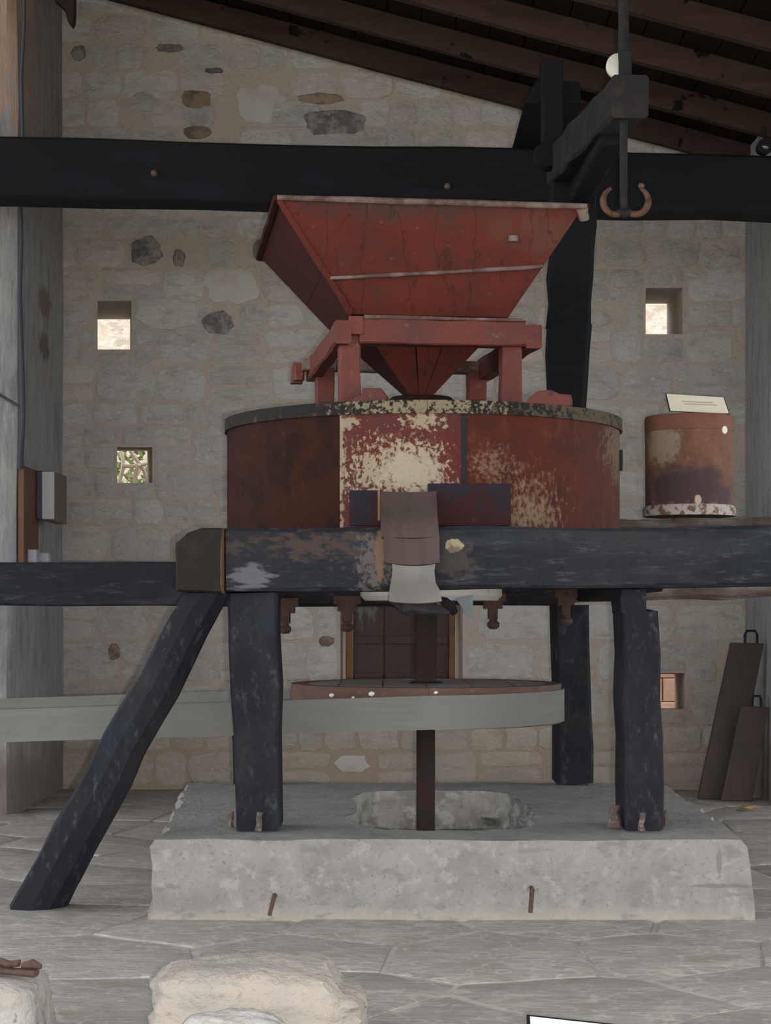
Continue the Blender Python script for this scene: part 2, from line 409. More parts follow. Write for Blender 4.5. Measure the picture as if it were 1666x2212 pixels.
rust = M('rusty iron', (0.105, 0.058, 0.044), [dict(s=24, lo=0.45, hi=0.65, c=(0.06, 0.038, 0.032)), dict(s=50, lo=0.6, hi=0.7, c=(0.2, 0.1, 0.06), op=0.6)], rough=0.85, bump=(50, 0.5, (1, 1, 1)))
rust_hook = M('orange rusty hook', (0.17, 0.082, 0.05), [dict(s=30, lo=0.45, hi=0.65, c=(0.09, 0.045, 0.03))], rough=0.8)
foot_iron = M('dusty rusted iron', (0.075, 0.055, 0.048), [dict(s=30, lo=0.5, hi=0.65, c=(0.2, 0.16, 0.13))], rough=0.9)
panel_dark = M('blackened red board', (0.035, 0.013, 0.012), [dict(s=7, lo=0.42, hi=0.6, c=(0.020, 0.018, 0.024)), dict(s=16, lo=0.58, hi=0.7, c=(0.06, 0.020, 0.018))], rough=0.8, bump=(18, 0.3, (1, 1, 1)), spec=0.08)
spout_wood = M('brown spout board', (0.105, 0.075, 0.065), [dict(s=9, st=(3, 1, 0.4), lo=0.45, hi=0.65, c=(0.085, 0.060, 0.052))], rough=0.75, bump=(30, 0.2, (3, 1, 0.4)))
spout_tin = M('dull tin', (0.27, 0.255, 0.235), [dict(s=7, lo=0.45, hi=0.65, c=(0.22, 0.205, 0.185))], rough=0.5, spec=0.4)
slate = M('blue grey sheet', (0.10, 0.115, 0.12), rough=0.7)
white_plaster = M('whitewashed stone', (0.62, 0.61, 0.58), [dict(s=18, lo=0.55, hi=0.65, c=(0.3, 0.28, 0.25), op=0.5)], rough=0.9)
belt_mat = M('grey canvas belt', (0.225, 0.225, 0.205), [dict(s=3, lo=0.4, hi=0.65, c=(0.20, 0.20, 0.182)), dict(s=30, st=(0.1, 0.1, 3), lo=0.45, hi=0.7, c=(0.245, 0.242, 0.22), op=0.6)], rough=0.85, bump=(60, 0.15, (0.2, 0.2, 2)))
pulley_red = M('brown red pulley paint', (0.115, 0.058, 0.044), [dict(s=8, st=(0.4, 1, 2), lo=0.45, hi=0.65, c=(0.085, 0.045, 0.036)), dict(s=26, lo=0.62, hi=0.72, c=(0.2, 0.12, 0.1), op=0.6)], rough=0.7)
pulley_grey = M('grey weathered pulley board', (0.20, 0.19, 0.175), [dict(s=14, st=(0.3, 2, 1), lo=0.45, hi=0.65, c=(0.12, 0.11, 0.10))], rough=0.85, rnd=0.12)
flake = M('white droppings', (0.6, 0.58, 0.54), rough=0.9)
shutter_mat = M('dark stained shutter', (0.055, 0.030, 0.022), [dict(s=9, st=(2, 1, 0.4), lo=0.45, hi=0.65, c=(0.038, 0.022, 0.018)), dict(s=14, st=(1, 1, 0.5), lo=0.62, hi=0.72, c=(0.15, 0.06, 0.03), op=0.6),
    dict(k='spot', at=(-0.16, 12.2, 1.28), r=(0.12, 0.5, 0.2), s=16, st=(2, 1, 0.4), amp=4.5, soft=0.6, c=(0.16, 0.145, 0.15), op=0.6)], rough=0.6, rnd=0.1)  # pale spot paints a sheen on the upper left of the shutters
shutter_edge = M('orange brown frame', (0.15, 0.065, 0.028), [dict(s=10, st=(2, 1, 0.4), lo=0.45, hi=0.65, c=(0.09, 0.04, 0.02))], rough=0.6)
can_mat = M('rusty drum steel', (0.20, 0.092, 0.052), [
    dict(s=9, lo=0.42, hi=0.62, c=(0.15, 0.07, 0.045)), dict(k='spot', at=(1.37, 9.15, 1.98), r=(0.09, 0.3, 0.13), s=20, amp=2.2, soft=0.5, c=(0.29, 0.235, 0.17), op=0.8),
    dict(s=40, lo=0.56, hi=0.7, c=(0.27, 0.16, 0.10), op=0.6),
    dict(k='spot', at=(1.50, 9.1, 1.74), r=(0.26, 0.4, 0.16), s=10, amp=1.5, soft=0.5, c=(0.062, 0.040, 0.042), op=0.95),
    dict(k='spot', at=(1.52, 9.1, 1.62), r=(0.5, 0.4, 0.07), s=26, amp=2.0, soft=0.4, c=(0.24, 0.17, 0.16), op=0.7),
    dict(k='spot', at=(1.53, 9.1, 1.70), r=(0.02, 0.4, 0.025), s=20, amp=0.8, soft=0.3, c=(0.55, 0.42, 0.3))], rough=0.75, bump=(30, 0.3, (1, 1, 1)))
can_band = M('brown drum band', (0.17, 0.072, 0.045), [dict(s=12, lo=0.45, hi=0.65, c=(0.14, 0.06, 0.04))], rough=0.7)
can_foot = M('peeling white drum foot', (0.44, 0.40, 0.37), [dict(s=24, lo=0.5, hi=0.6, c=(0.18, 0.09, 0.065))], rough=0.8, bump=(40, 0.5, (1, 1, 1)))
paper = M('cream paper', (0.72, 0.68, 0.55), [dict(s=4, lo=0.4, hi=0.7, c=(0.68, 0.63, 0.51))], rough=0.6)
paper_white = M('white card', (0.74, 0.71, 0.60), rough=0.5)
ink = M('grey print', (0.42, 0.41, 0.34), rough=0.8)
black = M('matt black', (0.009, 0.009, 0.011), rough=0.8, spec=0.1)
white_glaze = M('white glazed china', (0.52, 0.51, 0.45), rough=0.3, spec=0.5)
plate = M('brown sluice board', (0.066, 0.048, 0.042), [dict(s=6, st=(2, 1, 0.4), lo=0.42, hi=0.65, c=(0.050, 0.037, 0.034)), dict(s=12, st=(2, 1, 0.4), lo=0.6, hi=0.72, c=(0.10, 0.06, 0.045), op=0.7)], rough=0.75, bump=(20, 0.3, (2, 1, 0.4)), rnd=0.08)
board_brown = M('varnished backboard', (0.15, 0.058, 0.026), [dict(s=12, st=(2, 2, 0.3), lo=0.45, hi=0.65, c=(0.11, 0.045, 0.022))], rough=0.5)
box_grey = M('pale grey plastic', (0.46, 0.475, 0.51), rough=0.4)
box_back = M('dark navy plastic', (0.018, 0.02, 0.035), rough=0.4)
box_face = M('smoked meter cover', (0.085, 0.062, 0.056), rough=0.35)
cable_mat = M('grey black cable', (0.035, 0.04, 0.052), rough=0.6)
rock_buff = M('buff limestone boulder', (0.46, 0.415, 0.355), [dict(s=5, lo=0.42, hi=0.65, c=(0.40, 0.375, 0.335)), dict(s=16, lo=0.55, hi=0.7, c=(0.50, 0.41, 0.34), op=0.6), dict(s=34, lo=0.58, hi=0.7, c=(0.30, 0.25, 0.20), op=0.5)], rough=0.9, bump=(18, 1.0, (1, 1, 1)))
rock_pale = M('pale limestone', (0.53, 0.515, 0.48), [dict(s=7, lo=0.45, hi=0.65, c=(0.46, 0.44, 0.40)), dict(s=38, lo=0.58, hi=0.7, c=(0.28, 0.26, 0.23), op=0.6)], rough=0.9, bump=(24, 0.8, (1, 1, 1)))
rock_grey = M('pitted pale block', (0.48, 0.465, 0.43), [dict(s=10, lo=0.45, hi=0.65, c=(0.42, 0.39, 0.34)), dict(s=40, lo=0.60, hi=0.68, c=(0.16, 0.15, 0.13), op=0.7)], rough=0.9, bump=(30, 0.9, (1, 1, 1)))
pit_rock = M('dusty pit rock', (0.40, 0.385, 0.36), [dict(s=6, lo=0.42, hi=0.62, c=(0.25, 0.24, 0.225)), dict(s=16, lo=0.52, hi=0.62, c=(0.50, 0.49, 0.46), op=0.7), dict(s=10, st=(1.5, 1.5, 0.4), lo=0.6, hi=0.68, c=(0.20, 0.14, 0.10), op=0.6)], rough=0.9, bump=(18, 1.0, (1, 1, 1)))
leaf_yellow = M('yellow dry leaf', (0.30, 0.20, 0.05), rough=0.8)
hill_mat = M('dry rocky hillside', (0.52, 0.45, 0.35), [dict(s=5, lo=0.42, hi=0.62, c=(0.40, 0.33, 0.25)), dict(s=14, lo=0.5, hi=0.62, c=(0.62, 0.56, 0.47), op=0.8), dict(s=34, lo=0.58, hi=0.68, c=(0.22, 0.18, 0.13), op=0.7)], rough=0.95, bump=(16, 0.9, (1, 1, 1)))
ground_mat = M('dusty yard ground', (0.34, 0.29, 0.22), [dict(s=2, lo=0.4, hi=0.7, c=(0.28, 0.25, 0.19))], rough=0.95)
branch_mat = M('pale bark', (0.52, 0.44, 0.35), rough=0.9)
leaf_mat = M('green leaves', (0.16, 0.22, 0.07), [dict(s=6, lo=0.4, hi=0.65, c=(0.26, 0.27, 0.13))], rough=0.8)
pink_stone = M('pink clay block', (0.80, 0.56, 0.45), [dict(s=12, lo=0.45, hi=0.65, c=(0.74, 0.47, 0.35))], rough=0.9, rnd=0.2)


# ------------------------------------------------------------------ roof line
def zr(x):                                   # underside of the rafters
    return 4.632 - 0.264 * x


WALL_Y, WALL_T = 12.05, 0.55
XL, XR = -2.10, 2.34                         # inner faces of the two piers


# ------------------------------------------------------------------ ground, floor
def clip_poly(poly, px, py, nx, ny):
    out = []
    for i in range(len(poly)):
        a, b = poly[i], poly[(i + 1) % len(poly)]
        da = (a[0] - px) * nx + (a[1] - py) * ny
        db = (b[0] - px) * nx + (b[1] - py) * ny
        if da <= 0:
            out.append(a)
        if da * db < 0:
            t = da / (da - db)
            out.append((a[0] + (b[0] - a[0]) * t, a[1] + (b[1] - a[1]) * t))
    return out


g = MB().box((-30, -30, -0.5), (30, 13.2, -0.05)).build('ground', ground_mat)
tag(g, kind='structure')

floor = MB().box((-4.6, 0.4, -0.048), (4.6, 12.6, -0.006)).build('floor', flag_joint, loc=(0, 6, -0.048))
tag(floor, 'uneven grey stone flags with pale mortar joints', kind='structure')
rf = random.Random(21)
sites = []
for i in range(11):
    for j in range(13):
        sites.append((-3.5 + 0.68 * (i + 0.5 * (j % 2)) + rf.uniform(-0.24, 0.24), 4.2 + 0.63 * j + rf.uniform(-0.24, 0.24)))
for k, s in enumerate(sites):
    poly = [(-3.6, 3.6), (4.2, 3.6), (4.2, 12.04), (-3.6, 12.04)]
    for q in sites:
        if q is s or (q[0] - s[0]) ** 2 + (q[1] - s[1]) ** 2 > 6:
            continue
        d = math.hypot(q[0] - s[0], q[1] - s[1])
        nx, ny = (q[0] - s[0]) / d, (q[1] - s[1]) / d
        gap = 0.012 + 0.008 * noise.noise(V((s[0] + q[0], s[1] + q[1], 0)))
        mx, my = (s[0] + q[0]) / 2 - nx * gap, (s[1] + q[1]) / 2 - ny * gap
        poly = clip_poly(poly, mx, my, nx, ny)
        if len(poly) < 3:
            break
    if len(poly) < 3:
        continue
    cx = sum(p[0] for p in poly) / len(poly)
    cy = sum(p[1] for p in poly) / len(poly)
    pts = []
    for i in range(len(poly)):
        a, b = poly[i], poly[(i + 1) % len(poly)]
        n = max(1, int(math.hypot(b[0] - a[0], b[1] - a[1]) / 0.14))
        for t in range(n):
            x, y = a[0] + (b[0] - a[0]) * t / n, a[1] + (b[1] - a[1]) * t / n
            w = 0.018
            pts.append((x + w * noise.noise(V((x * 6, y * 6, 1))), y + w * noise.noise(V((x * 6, y * 6, 7)))))
    tx, ty = rf.uniform(-0.003, 0.003), rf.uniform(-0.004, 0.004)
    top = lambda x, y: 0.001 + tx * (x - cx) / 0.4 + ty * (y - cy) / 0.4 + 0.004 * noise.noise(V((x * 3, y * 3, 3)))
    mb = MB()
    mb.loft([[V((x, y, -0.03)) for x, y in pts],
             [V((x, y, top(x, y) - 0.005)) for x, y in pts],
             [V((cx + (x - cx) * 0.94, cy + (y - cy) * 0.94, top(x, y))) for x, y in pts]], cap=False)
    b = len(mb.v) - len(pts)
    mb.v.append(V((cx, cy, 0.002)))
    mb.f += [(b + i, b + (i + 1) % len(pts), len(mb.v) - 1) for i in range(len(pts))]
    mb.build('flagstone', flag, floor, smooth=True)

# ------------------------------------------------------------------ back wall with its openings
OPEN = []          # (front x0,x1,z0,z1, back x0,x1,z0,z1)


def opening(px0, px1, py0, py1, bx0, bx1, by0, by1):
    a, b = P(px0, py1, WALL_Y), P(px1, py0, WALL_Y)
    c, d = P(bx0, by1, WALL_Y + WALL_T), P(bx1, by0, WALL_Y + WALL_T)
    OPEN.append((a.x, b.x, a.z, b.z, c.x, d.x, c.z, d.z))


opening(211, 284, 650, 755, 208, 281, 690, 762)
opening(253, 329, 966, 1043, 250, 318, 974, 1050)
opening(1395, 1475, 622, 722, 1392, 1441, 656, 728)
opening(1405, 1479, 1454, 1532, 1400, 1458, 1456, 1530)
OPEN.append((-0.295, 0.503, 0.60, 1.32, -0.264, 0.458, 0.62, 1.30))
mb = MB()
xs = sorted({-2.6, 2.84, *[o[i] for o in OPEN for i in (0, 1)]})
zs = sorted({-0.2, 3.9, *[o[i] for o in OPEN for i in (2, 3)]})
for back in (0, 1):
    k = 4 * back
    xs = sorted({-2.6, 2.84, *[o[k + i] for o in OPEN for i in (0, 1)]})
    zs = sorted({-0.2, 3.7, *[o[k + i] for o in OPEN for i in (2, 3)]})
    y = WALL_Y + WALL_T * back
    for i in range(len(xs) - 1):
        for j in range(len(zs)):
            x0, x1 = xs[i], xs[i + 1]
            mx = (x0 + x1) / 2
            if j == len(zs) - 1:
                q = [(x0, y, zs[j]), (x1, y, zs[j]), (x1, y, zr(x1) + 0.140), (x0, y, zr(x0) + 0.140)]
            else:
                mz = (zs[j] + zs[j + 1]) / 2
                if any(o[k] < mx < o[k + 1] and o[k + 2] < mz < o[k + 3] for o in OPEN):
                    continue
                q = [(x0, y, zs[j]), (x1, y, zs[j]), (x1, y, zs[j + 1]), (x0, y, zs[j + 1])]
            mb.add(q, [(0, 1, 2, 3) if not back else (3, 2, 1, 0)])
for o in OPEN:
    a = [(o[0], WALL_Y, o[2]), (o[1], WALL_Y, o[2]), (o[1], WALL_Y, o[3]), (o[0], WALL_Y, o[3])]
    b = [(o[4], WALL_Y + WALL_T, o[6]), (o[5], WALL_Y + WALL_T, o[6]), (o[5], WALL_Y + WALL_T, o[7]), (o[4], WALL_Y + WALL_T, o[7])]
    mb.loft([a, b], cap=False)
t = [(-2.6, zr(-2.6) + 0.140), (2.84, zr(2.84) + 0.140), (2.84, -0.2), (-2.6, -0.2)]
mb.loft([[(x, WALL_Y, z) for x, z in t], [(x, WALL_Y + WALL_T, z) for x, z in t]], cap=False)
wall = mb.build('wall_back', mortar, loc=(0, WALL_Y, 0))
tag(wall, 'rubble stone gable wall with small slot openings', kind='structure')

rw = random.Random(5)


def stone_mesh(cx, cz, w, h, proud, n=16, power=6.0):
    mb = MB()
    ring = []
    for i in range(n):
        a = 2 * math.pi * (i + 0.3) / n
        c, s = math.cos(a), math.sin(a)
        r = (abs(c) ** power + abs(s) ** power) ** (-1 / power) * (rw.uniform(0.90, 1.05) if power > 4 else rw.uniform(0.80, 1.06))
        ring.append((c * r * w / 2, s * r * h / 2))
    tilt, tz = rw.uniform(-0.003, 0.003), rw.uniform(-0.003, 0.003)
    cl = lambda x, z: min(z, zr(x) + 0.115)
    def lay(k, y):
        return [V((cx + x * k, WALL_Y - y - (tilt * x / w + tz * z / h if k < 1 else 0), cl(cx + x * k, cz + z * k))) for x, z in ring]
    mb.loft([lay(1.0, -0.01), lay(0.97, proud * 0.55), lay(0.84, proud)], cap=False)
    b = len(mb.v) - n
    mb.v.append(V((cx, WALL_Y - proud * 1.15, cl(cx, cz))))
    mb.f += [(b + i, b + (i + 1) % n, len(mb.v) - 1) for i in range(n)]
    return mb


special = []
for px, py, w, h, m in ((316, 543, 74, 72, stone_dark), (387, 557, 27, 42, stone_dark), (470, 697, 72, 56, stone_dark), (425, 216, 72, 46, stone_brown),
                        (722, 264, 160, 62, stone_dark), (690, 214, 104, 26, stone_brown), (368, 104, 64, 20, stone_dark), (310, 222, 74, 46, stone), (425, 286, 62, 30, stone_brown),
                        (500, 617, 128, 82, stone_pale), (462, 153, 42, 14, stone_dark), (170, 115, 34, 34, stone_dark), (247, 1408, 26, 40, stone_brown), (560, 540, 30, 40, stone_dark),
                        (565, 225, 120, 92, stone_pale), (360, 672, 140, 92, stone), (1290, 690, 60, 40, stone), (705, 1385, 36, 26, stone_brown), (760, 1650, 80, 44, stone_pale)):
    c = P(px, py, WALL_Y)
    special.append((c.x, c.z, w / F * WALL_Y, h / F * WALL_Y, m))
cells = []
z = 0.02
while z < 5.3:
    hgt = rw.uniform(0.14, 0.28)
    x = XL - 0.12 - rw.uniform(0, 0.2)
    while x < XR + 0.05:
        w = hgt * rw.uniform(0.9, 2.2)
        pieces = [(x, x + w, z, z + hgt)]
        if hgt > 0.2 and rw.random() < 0.35:       # two thin courses in one
            m = z + hgt * rw.uniform(0.4, 0.6)
            pieces = [(x, x + w, z, m), (x, x + w, m, z + hgt)]
        for p in pieces:
            parts = [p]
            for o in OPEN:
                nxt = []
                for a in parts:
                    e = 0.012
                    if a[1] < o[0] - e or a[0] > o[1] + e or a[3] < o[2] - e or a[2] > o[3] + e:
                        nxt.append(a)
                        continue
                    if a[0] < o[0] - 0.08:
                        nxt.append((a[0], o[0] - e, a[2], a[3]))
                    if a[1] > o[1] + 0.08:
                        nxt.append((o[1] + e, a[1], a[2], a[3]))
                    xa, xb = max(a[0], o[0] - e), min(a[1], o[1] + e)
                    if a[2] < o[2] - 0.07 and xb - xa > 0.07:
                        nxt.append((xa, xb, a[2], o[2] - e))
                    if a[3] > o[3] + 0.07 and xb - xa > 0.07:
                        nxt.append((xa, xb, o[3] + e, a[3]))
                parts = nxt
            cells += parts
        x += w
    z += hgt
good = []
for a in cells:
    cx, cz, w, h = (a[0] + a[1]) / 2, (a[2] + a[3]) / 2, a[1] - a[0], a[3] - a[2]
    if a[2] > zr(cx) + 0.02 or cx < XL - 0.06 or cx > XR + 0.02:
        continue
    if any(abs(cx - s[0]) < (w + s[2]) * 0.27 and abs(cz - s[1]) < (h + s[3]) * 0.27 for s in special):
        continue
    good.append((cx, cz, w, h))
good.sort(key=lambda a: -a[2] * a[3])
rest = MB()
for i, (cx, cz, w, h) in enumerate(good):
    j = rw.uniform(0.002, 0.020)
    mb = stone_mesh(cx, cz, max(w - j, 0.05), max(h - j, 0.04), rw.uniform(0.004, 0.011))
    if i < 300 - len(special):
        mb.build('stone', stone, wall, smooth=True)
    else:
        rest.add(mb.v, mb.f)
if rest.v:
    tag(rest.build('small_stones', stone, wall, smooth=True), kind='stuff')
for s in special:
    stone_mesh(s[0], s[1], s[2], s[3], 0.014 if s[4] is not stone_pale else 0.009, n=17, power=2.6).build('stone', s[4], wall, smooth=True)

# shuttered window low in the wall
win = MB()
for lo, hi in (((-0.262, 12.14, 0.62), (-0.215, 12.24, 1.30)), ((0.418, 12.14, 0.62), (0.456, 12.24, 1.30)), ((-0.215, 12.14, 1.26), (0.418, 12.24, 1.30)), ((-0.215, 12.14, 0.62), (0.418, 12.24, 0.655))):
    win.box(lo, hi)
win.box((-0.214, 12.208, 0.656), (0.417, 12.232, 1.259))
win = win.build('window_1', shutter_edge, bevel=0.004)
tag(win, 'low window closed by dark brown wooden shutters, behind the drive shaft', kind='structure')
for x0, x1 in ((-0.213, -0.012), (-0.004, 0.198), (0.206, 0.416)):
    s = MB().box((x0, 12.175, 0.657), (x1, 12.205, 1.258)).build('shutter', shutter_mat, win, bevel=0.003)
    for z0 in (0.70, 0.945, 1.19):
        MB().box((x0 + 0.006, 12.155, z0), (x1 - 0.006, 12.176, z0 + 0.055)).build('batten', shutter_mat, s, bevel=0.003)

# piers and side walls
mb = MB()


def pier(x0, x1, y0, y1, name, flip):
    secs = []
    for k in range(15):
        z = -0.05 + k * (5.2 if flip else 4.2) / 14
        j = lambda s: 0.018 * noise.noise(V((s, z * 1.3, 4.4)))
        if flip:
            secs.append([(x0, y1, z), (x0, y0, z), (x1 - 0.05, y0 + j(1), z), (x1 + j(2), y0 + 0.05 + j(3), z), (x1 + j(4), (y0 + y1) / 2, z), (x1 + j(5) * 0.5, y1, z)])
        else:
            secs.append([(x1, y0, z), (x1, y1, z), (x0, y1, z), (x0 + j(4), (y0 + y1) / 2, z), (x0 + j(2), y0 + 0.05, z), (x0 + 0.05, y0, z)])
    o = MB().loft(secs).build(name, plaster, smooth=True)
    return tag(o, kind='structure')


pier(-4.5, XL, 10.5, 12.04, 'wall_left', True)
pier(XR, 4.5, 10.9, 12.04, 'wall_right', False)

# roof: sloping rafters under boards
mb = MB()
t = [(-4.9, zr(-4.9) + 0.175), (4.9, zr(4.9) + 0.175), (4.9, zr(4.9) + 0.26), (-4.9, zr(-4.9) + 0.26)]
ceil = mb.loft([[(x, 0.4, z) for x, z in t], [(x, 12.9, z) for x, z in t]]).build('ceiling', roof_board)
tag(ceil, 'sloping dark timber roof on close rafters', kind='structure')
for i in range(15):
    y = 11.93 - 0.735 * i
    MB().timber((-4.48, y, zr(-4.48) + 0.071), (4.48, y, zr(4.48) + 0.071), 0.075, 0.142, side=(0, 1, 0), n=10, cham=0.006, jit=0.004, seed=i).build('rafter', roof_wood, ceil)
for i in range(44):
    x = -4.5 + i * 0.205
    a, b = x + 0.004, x + 0.200
    MB().loft([[(a, 0.45, zr(a) + 0.146), (b, 0.45, zr(b) + 0.146), (b, 0.45, zr(b) + 0.172), (a, 0.45, zr(a) + 0.172)],
               [(a, 12.85, zr(a) + 0.146), (b, 12.85, zr(b) + 0.146), (b, 12.85, zr(b) + 0.172), (a, 12.85, zr(a) + 0.172)]]).build('plank', roof_board, ceil)

# ------------------------------------------------------------------ tie beam
tb = lambda x: 10.06 + 0.094 * (x + 2.08)
o = MB().timber((-4.45, tb(-4.45), 3.537), (3.3, tb(3.3), 3.537), 0.24, 0.328, side=(0, 1, 0), n=16, cham=0.012, jit=0.005, seed=3).build('tie_beam', tar_deep)
tag(o, 'long black tie beam spanning the room below the rafters', 'beam')
for px, py in ((333, 373), (1386, 401), (967, 402)):
    x = (px - CX) / F * 10
    y = tb(x) - 0.12
    c = P(px, py, y - 0.01)
    MB().lathe((0, 0, 0), [(0.001, 0), (0.012, 0.002), (0.014, 0.01), (0.009, 0.02), (0.001, 0.024)], 12)
    k = MB()
    k.tube([c + V((0, 0.03, 0)), c, c + V((0, -0.012, 0))], [0.018, 0.018, 0.008], 10)
    tag(k.build('peg', worn_edge, o, smooth=True), 'pale peg end in the black beam')

# ------------------------------------------------------------------ concrete plinth
pl = MB()
n = 128
ZT = 0.293


def rect_loop(x0, x1, y0, y1, xb0, xb1, n):
    """points round a quadrilateral, front edge x0..x1 at y0, back edge xb0..xb1 at y1"""
    cs = [V((x0, y0, 0)), V((x1, y0, 0)), V((xb1, y1, 0)), V((xb0, y1, 0))]
    return [cs[i * 4 // n].lerp(cs[(i * 4 // n + 1) % 4], (i * 4 / n) % 1) for i in range(n)]


outer = rect_loop(-0.855, 1.345, 6.9, 9.28, -1.0, 1.42, n)
holec = V((0.235, 8.06, 0))
hole = []
for p in outer:
    d = p - V((0.235, 8.06, 0))
    q = V((d.x / 1.12, d.y / 1.19, 0))
    r = (abs(q.x) ** 4 + abs(q.y) ** 4) ** 0.25
    q = q / r
    j = 1 + 0.16 * noise.noise(V((q.x * 3.1, q.y * 3.1, 2))) + 0.07 * noise.noise(V((q.x * 9, q.y * 9, 5)))
    hole.append(holec + V((q.x * 0.385 * j, q.y * 0.84 * (1 + 0.25 * (j - 1)), 0)))


def jig(p, a, s=9.0, k=0.0):
    return V((p.x + a * noise.noise(V((p.x * s, p.y * s, k + 1))), p.y + a * noise.noise(V((p.x * s, p.y * s, k + 5))), p.z))


def ring_at(loop, z, grow, a, k):
    c = V((0.23, 8.08, 0))
    out = []
    for p in loop:
        d = (p - c)
        d = V((math.copysign(1, d.x) if abs(d.x) > 0.9 else 0, math.copysign(1, d.y) if abs(d.y) > 1.1 else 0, 0))
        q = jig(p + d * grow, a, 6, k)
        out.append(V((q.x, q.y, z + 0.006 * noise.noise(V((q.x * 3, q.y * 3, k))))))
    return out


secs = [ring_at(outer, -0.01, 0.035, 0.02, 1), ring_at(outer, 0.05, 0.012, 0.03, 2), ring_at(outer, 0.12, 0.008, 0.035, 3), ring_at(outer, 0.20, 0.004, 0.03, 3.5), ring_at(outer, 0.268, 0.0, 0.034, 4), ring_at(outer, ZT, -0.016, 0.034, 4)]
mid = [outer[i].lerp(hole[i], 0.5) for i in range(n)]
secs += [[V((p.x, p.y, ZT + 0.003 * noise.noise(V((p.x * 4, p.y * 4, 9))))) for p in mid]]
secs += [[V((p.x, p.y, ZT)) for p in hole]]
pit = []
for z, a in ((ZT - 0.002, 0.0), (0.26, 0.03), (0.22, 0.06), (0.17, 0.05), (0.12, 0.08), (0.06, 0.06), (0.004, 0.06)):
    pit.append([jig(V((p.x, p.y, z)), a, 9, z * 40) for p in hole])
secs.append([V((p.x, p.y, 0.25)) + (p - holec).normalized() * 0.09 for p in hole])
pl.loft(secs, cap=False)
plinth = pl.build('concrete_plinth', concrete, smooth=True)
tag(plinth, 'low rough grey concrete plinth with a pit in its top, under the mill', 'plinth')
MB().loft(pit, cap=False).build('pit_wall', pit_rock, plinth, smooth=True)
for a, b in ((P(592, 1938, 6.84), P(582, 1978, 6.83)), (P(1150, 1922, 6.84), P(1146, 1972, 6.83))):
    MB().tube([a + V((0, 0.10, 0)), a, b], [0.009, 0.009, 0.008], 8).build('rebar', rust, plinth, smooth=True)

# ------------------------------------------------------------------ the mill's timber frame
fr = thing('mill_frame', (0.25, 7.1, ZT), 'heavy black tarred timber frame on legs carrying the red millstone casing', 'frame')


def leg(x0b, x1b, x0t, x1t, yb, yt, zb, zt, dep, seed, m=tar):
    mb = MB().timber(((x0b + x1b) / 2, yb + dep / 2, zb + 0.009), ((x0t + x1t) / 2, yt + dep / 2, zt), dep, x1b - x0b, dep, x1t - x0t, side=(0, 1, 0), n=5, cham=0.012, jit=0.004, seed=seed)
    return mb.build('leg', m, fr)


leg(-0.577, -0.405, -0.615, -0.42, 7.17, 7.14, ZT, 1.222, 0.26, 1)
mb = MB().timber((1.010, 7.335, ZT + 0.009), (0.985, 7.31, 1.150), 0.33, 0.155, 0.33, 0.140, n=5, cham=0.012, jit=0.004, seed=2)
mb.timber((0.958, 7.30, 1.14), (0.960, 7.30, 1.23), 0.30, 0.098, n=2, cham=0.006, jit=0.002, seed=4)
mb.build('leg', tar, fr)
leg(0.852, 1.026, 0.828, 1.002, 9.13, 9.13, ZT, 1.182, 0.30, 5)
leg(-0.75, -0.58, -0.78, -0.60, 9.13, 9.13, ZT, 1.182, 0.22, 6)
# beams
MB().timber((-0.611, 7.235, 1.345), (2.7, 7.235, 1.367), 0.30, 0.244, 0.30, 0.219, n=10, cham=0.012, jit=0.004, seed=11).build('beam', tar_beam, fr)
mb = MB()
secs = []
for k, y in enumerate((7.055, 7.075, 8.0, 9.02, 9.05)):
    e = 0.008 if k in (0, 4) else 0.0
    secs.append([V((x, y, z)) for x, z in ((-0.800 + e, 1.222 + e), (-0.617 - e, 1.215 + e), (-0.617 - e, 1.465 - e), (-0.70, 1.466 - e), (-0.755, 1.447 - e), (-0.803 + e, 1.405 - e))])
MB().loft(secs).build('beam', tar_brown, fr)
MB().timber((1.02, 7.39, 1.34), (1.02, 9.05, 1.31), 0.18, 0.22, side=(1, 0, 0), n=6, seed=13).build('beam', tar, fr)
MB().timber((-3.2, 9.26, 1.287), (0.85, 9.26, 1.286), 0.36, 0.212, n=8, cham=0.012, jit=0.004, seed=14).build('beam', tar_beam, fr)
MB().timber((0.852, 9.26, 1.288), (2.25, 9.26, 1.325), 0.34, 0.19, 0.34, 0.18, n=10, cham=0.016, jit=0.009, seed=15).build('beam', weathered, fr)
MB().timber((1.09, 9.28, 1.512), (2.28, 9.28, 1.518), 0.44, 0.196, n=10, cham=0.03, jit=0.007, seed=16).build('beam', weathered, fr)
# raking brace
a, b = V((-1.327, 7.17, 0.045)), V((-0.700, 7.17, 1.205))
mb = MB()
secs = []
rb = random.Random(9)
d = (b - a).normalized()
s = V((d.z, 0, -d.x))
for k in range(11):
    t = k / 10
    c = a.lerp(b, t) + s * rb.uniform(-0.006, 0.006)
    w = 0.100 + (0.080 - 0.100) * t
    h = 0.10
    ring = []
    for x, y in ((-w, 0.03), (-w * 0.8, -0.075), (-w * 0.1, -h), (w * 0.55, -h * 0.75), (w, -0.01), (w * 0.95, 0.07), (w * 0.4, h), (-w * 0.6, h * 0.9)):
        q = c + s * (x * rb.uniform(0.96, 1.04)) + V((0, y, 0))
        if k == 0:
            q = q - d * ((q.z - 0.0) / d.z)            # cut flat where it stands on the floor
        if k == 10:
            q = q + d * ((1.216 - q.z) / d.z)          # and where it meets the beam
        ring.append(q)
    secs.append(ring)
MB().loft(secs).build('brace', tar, fr)
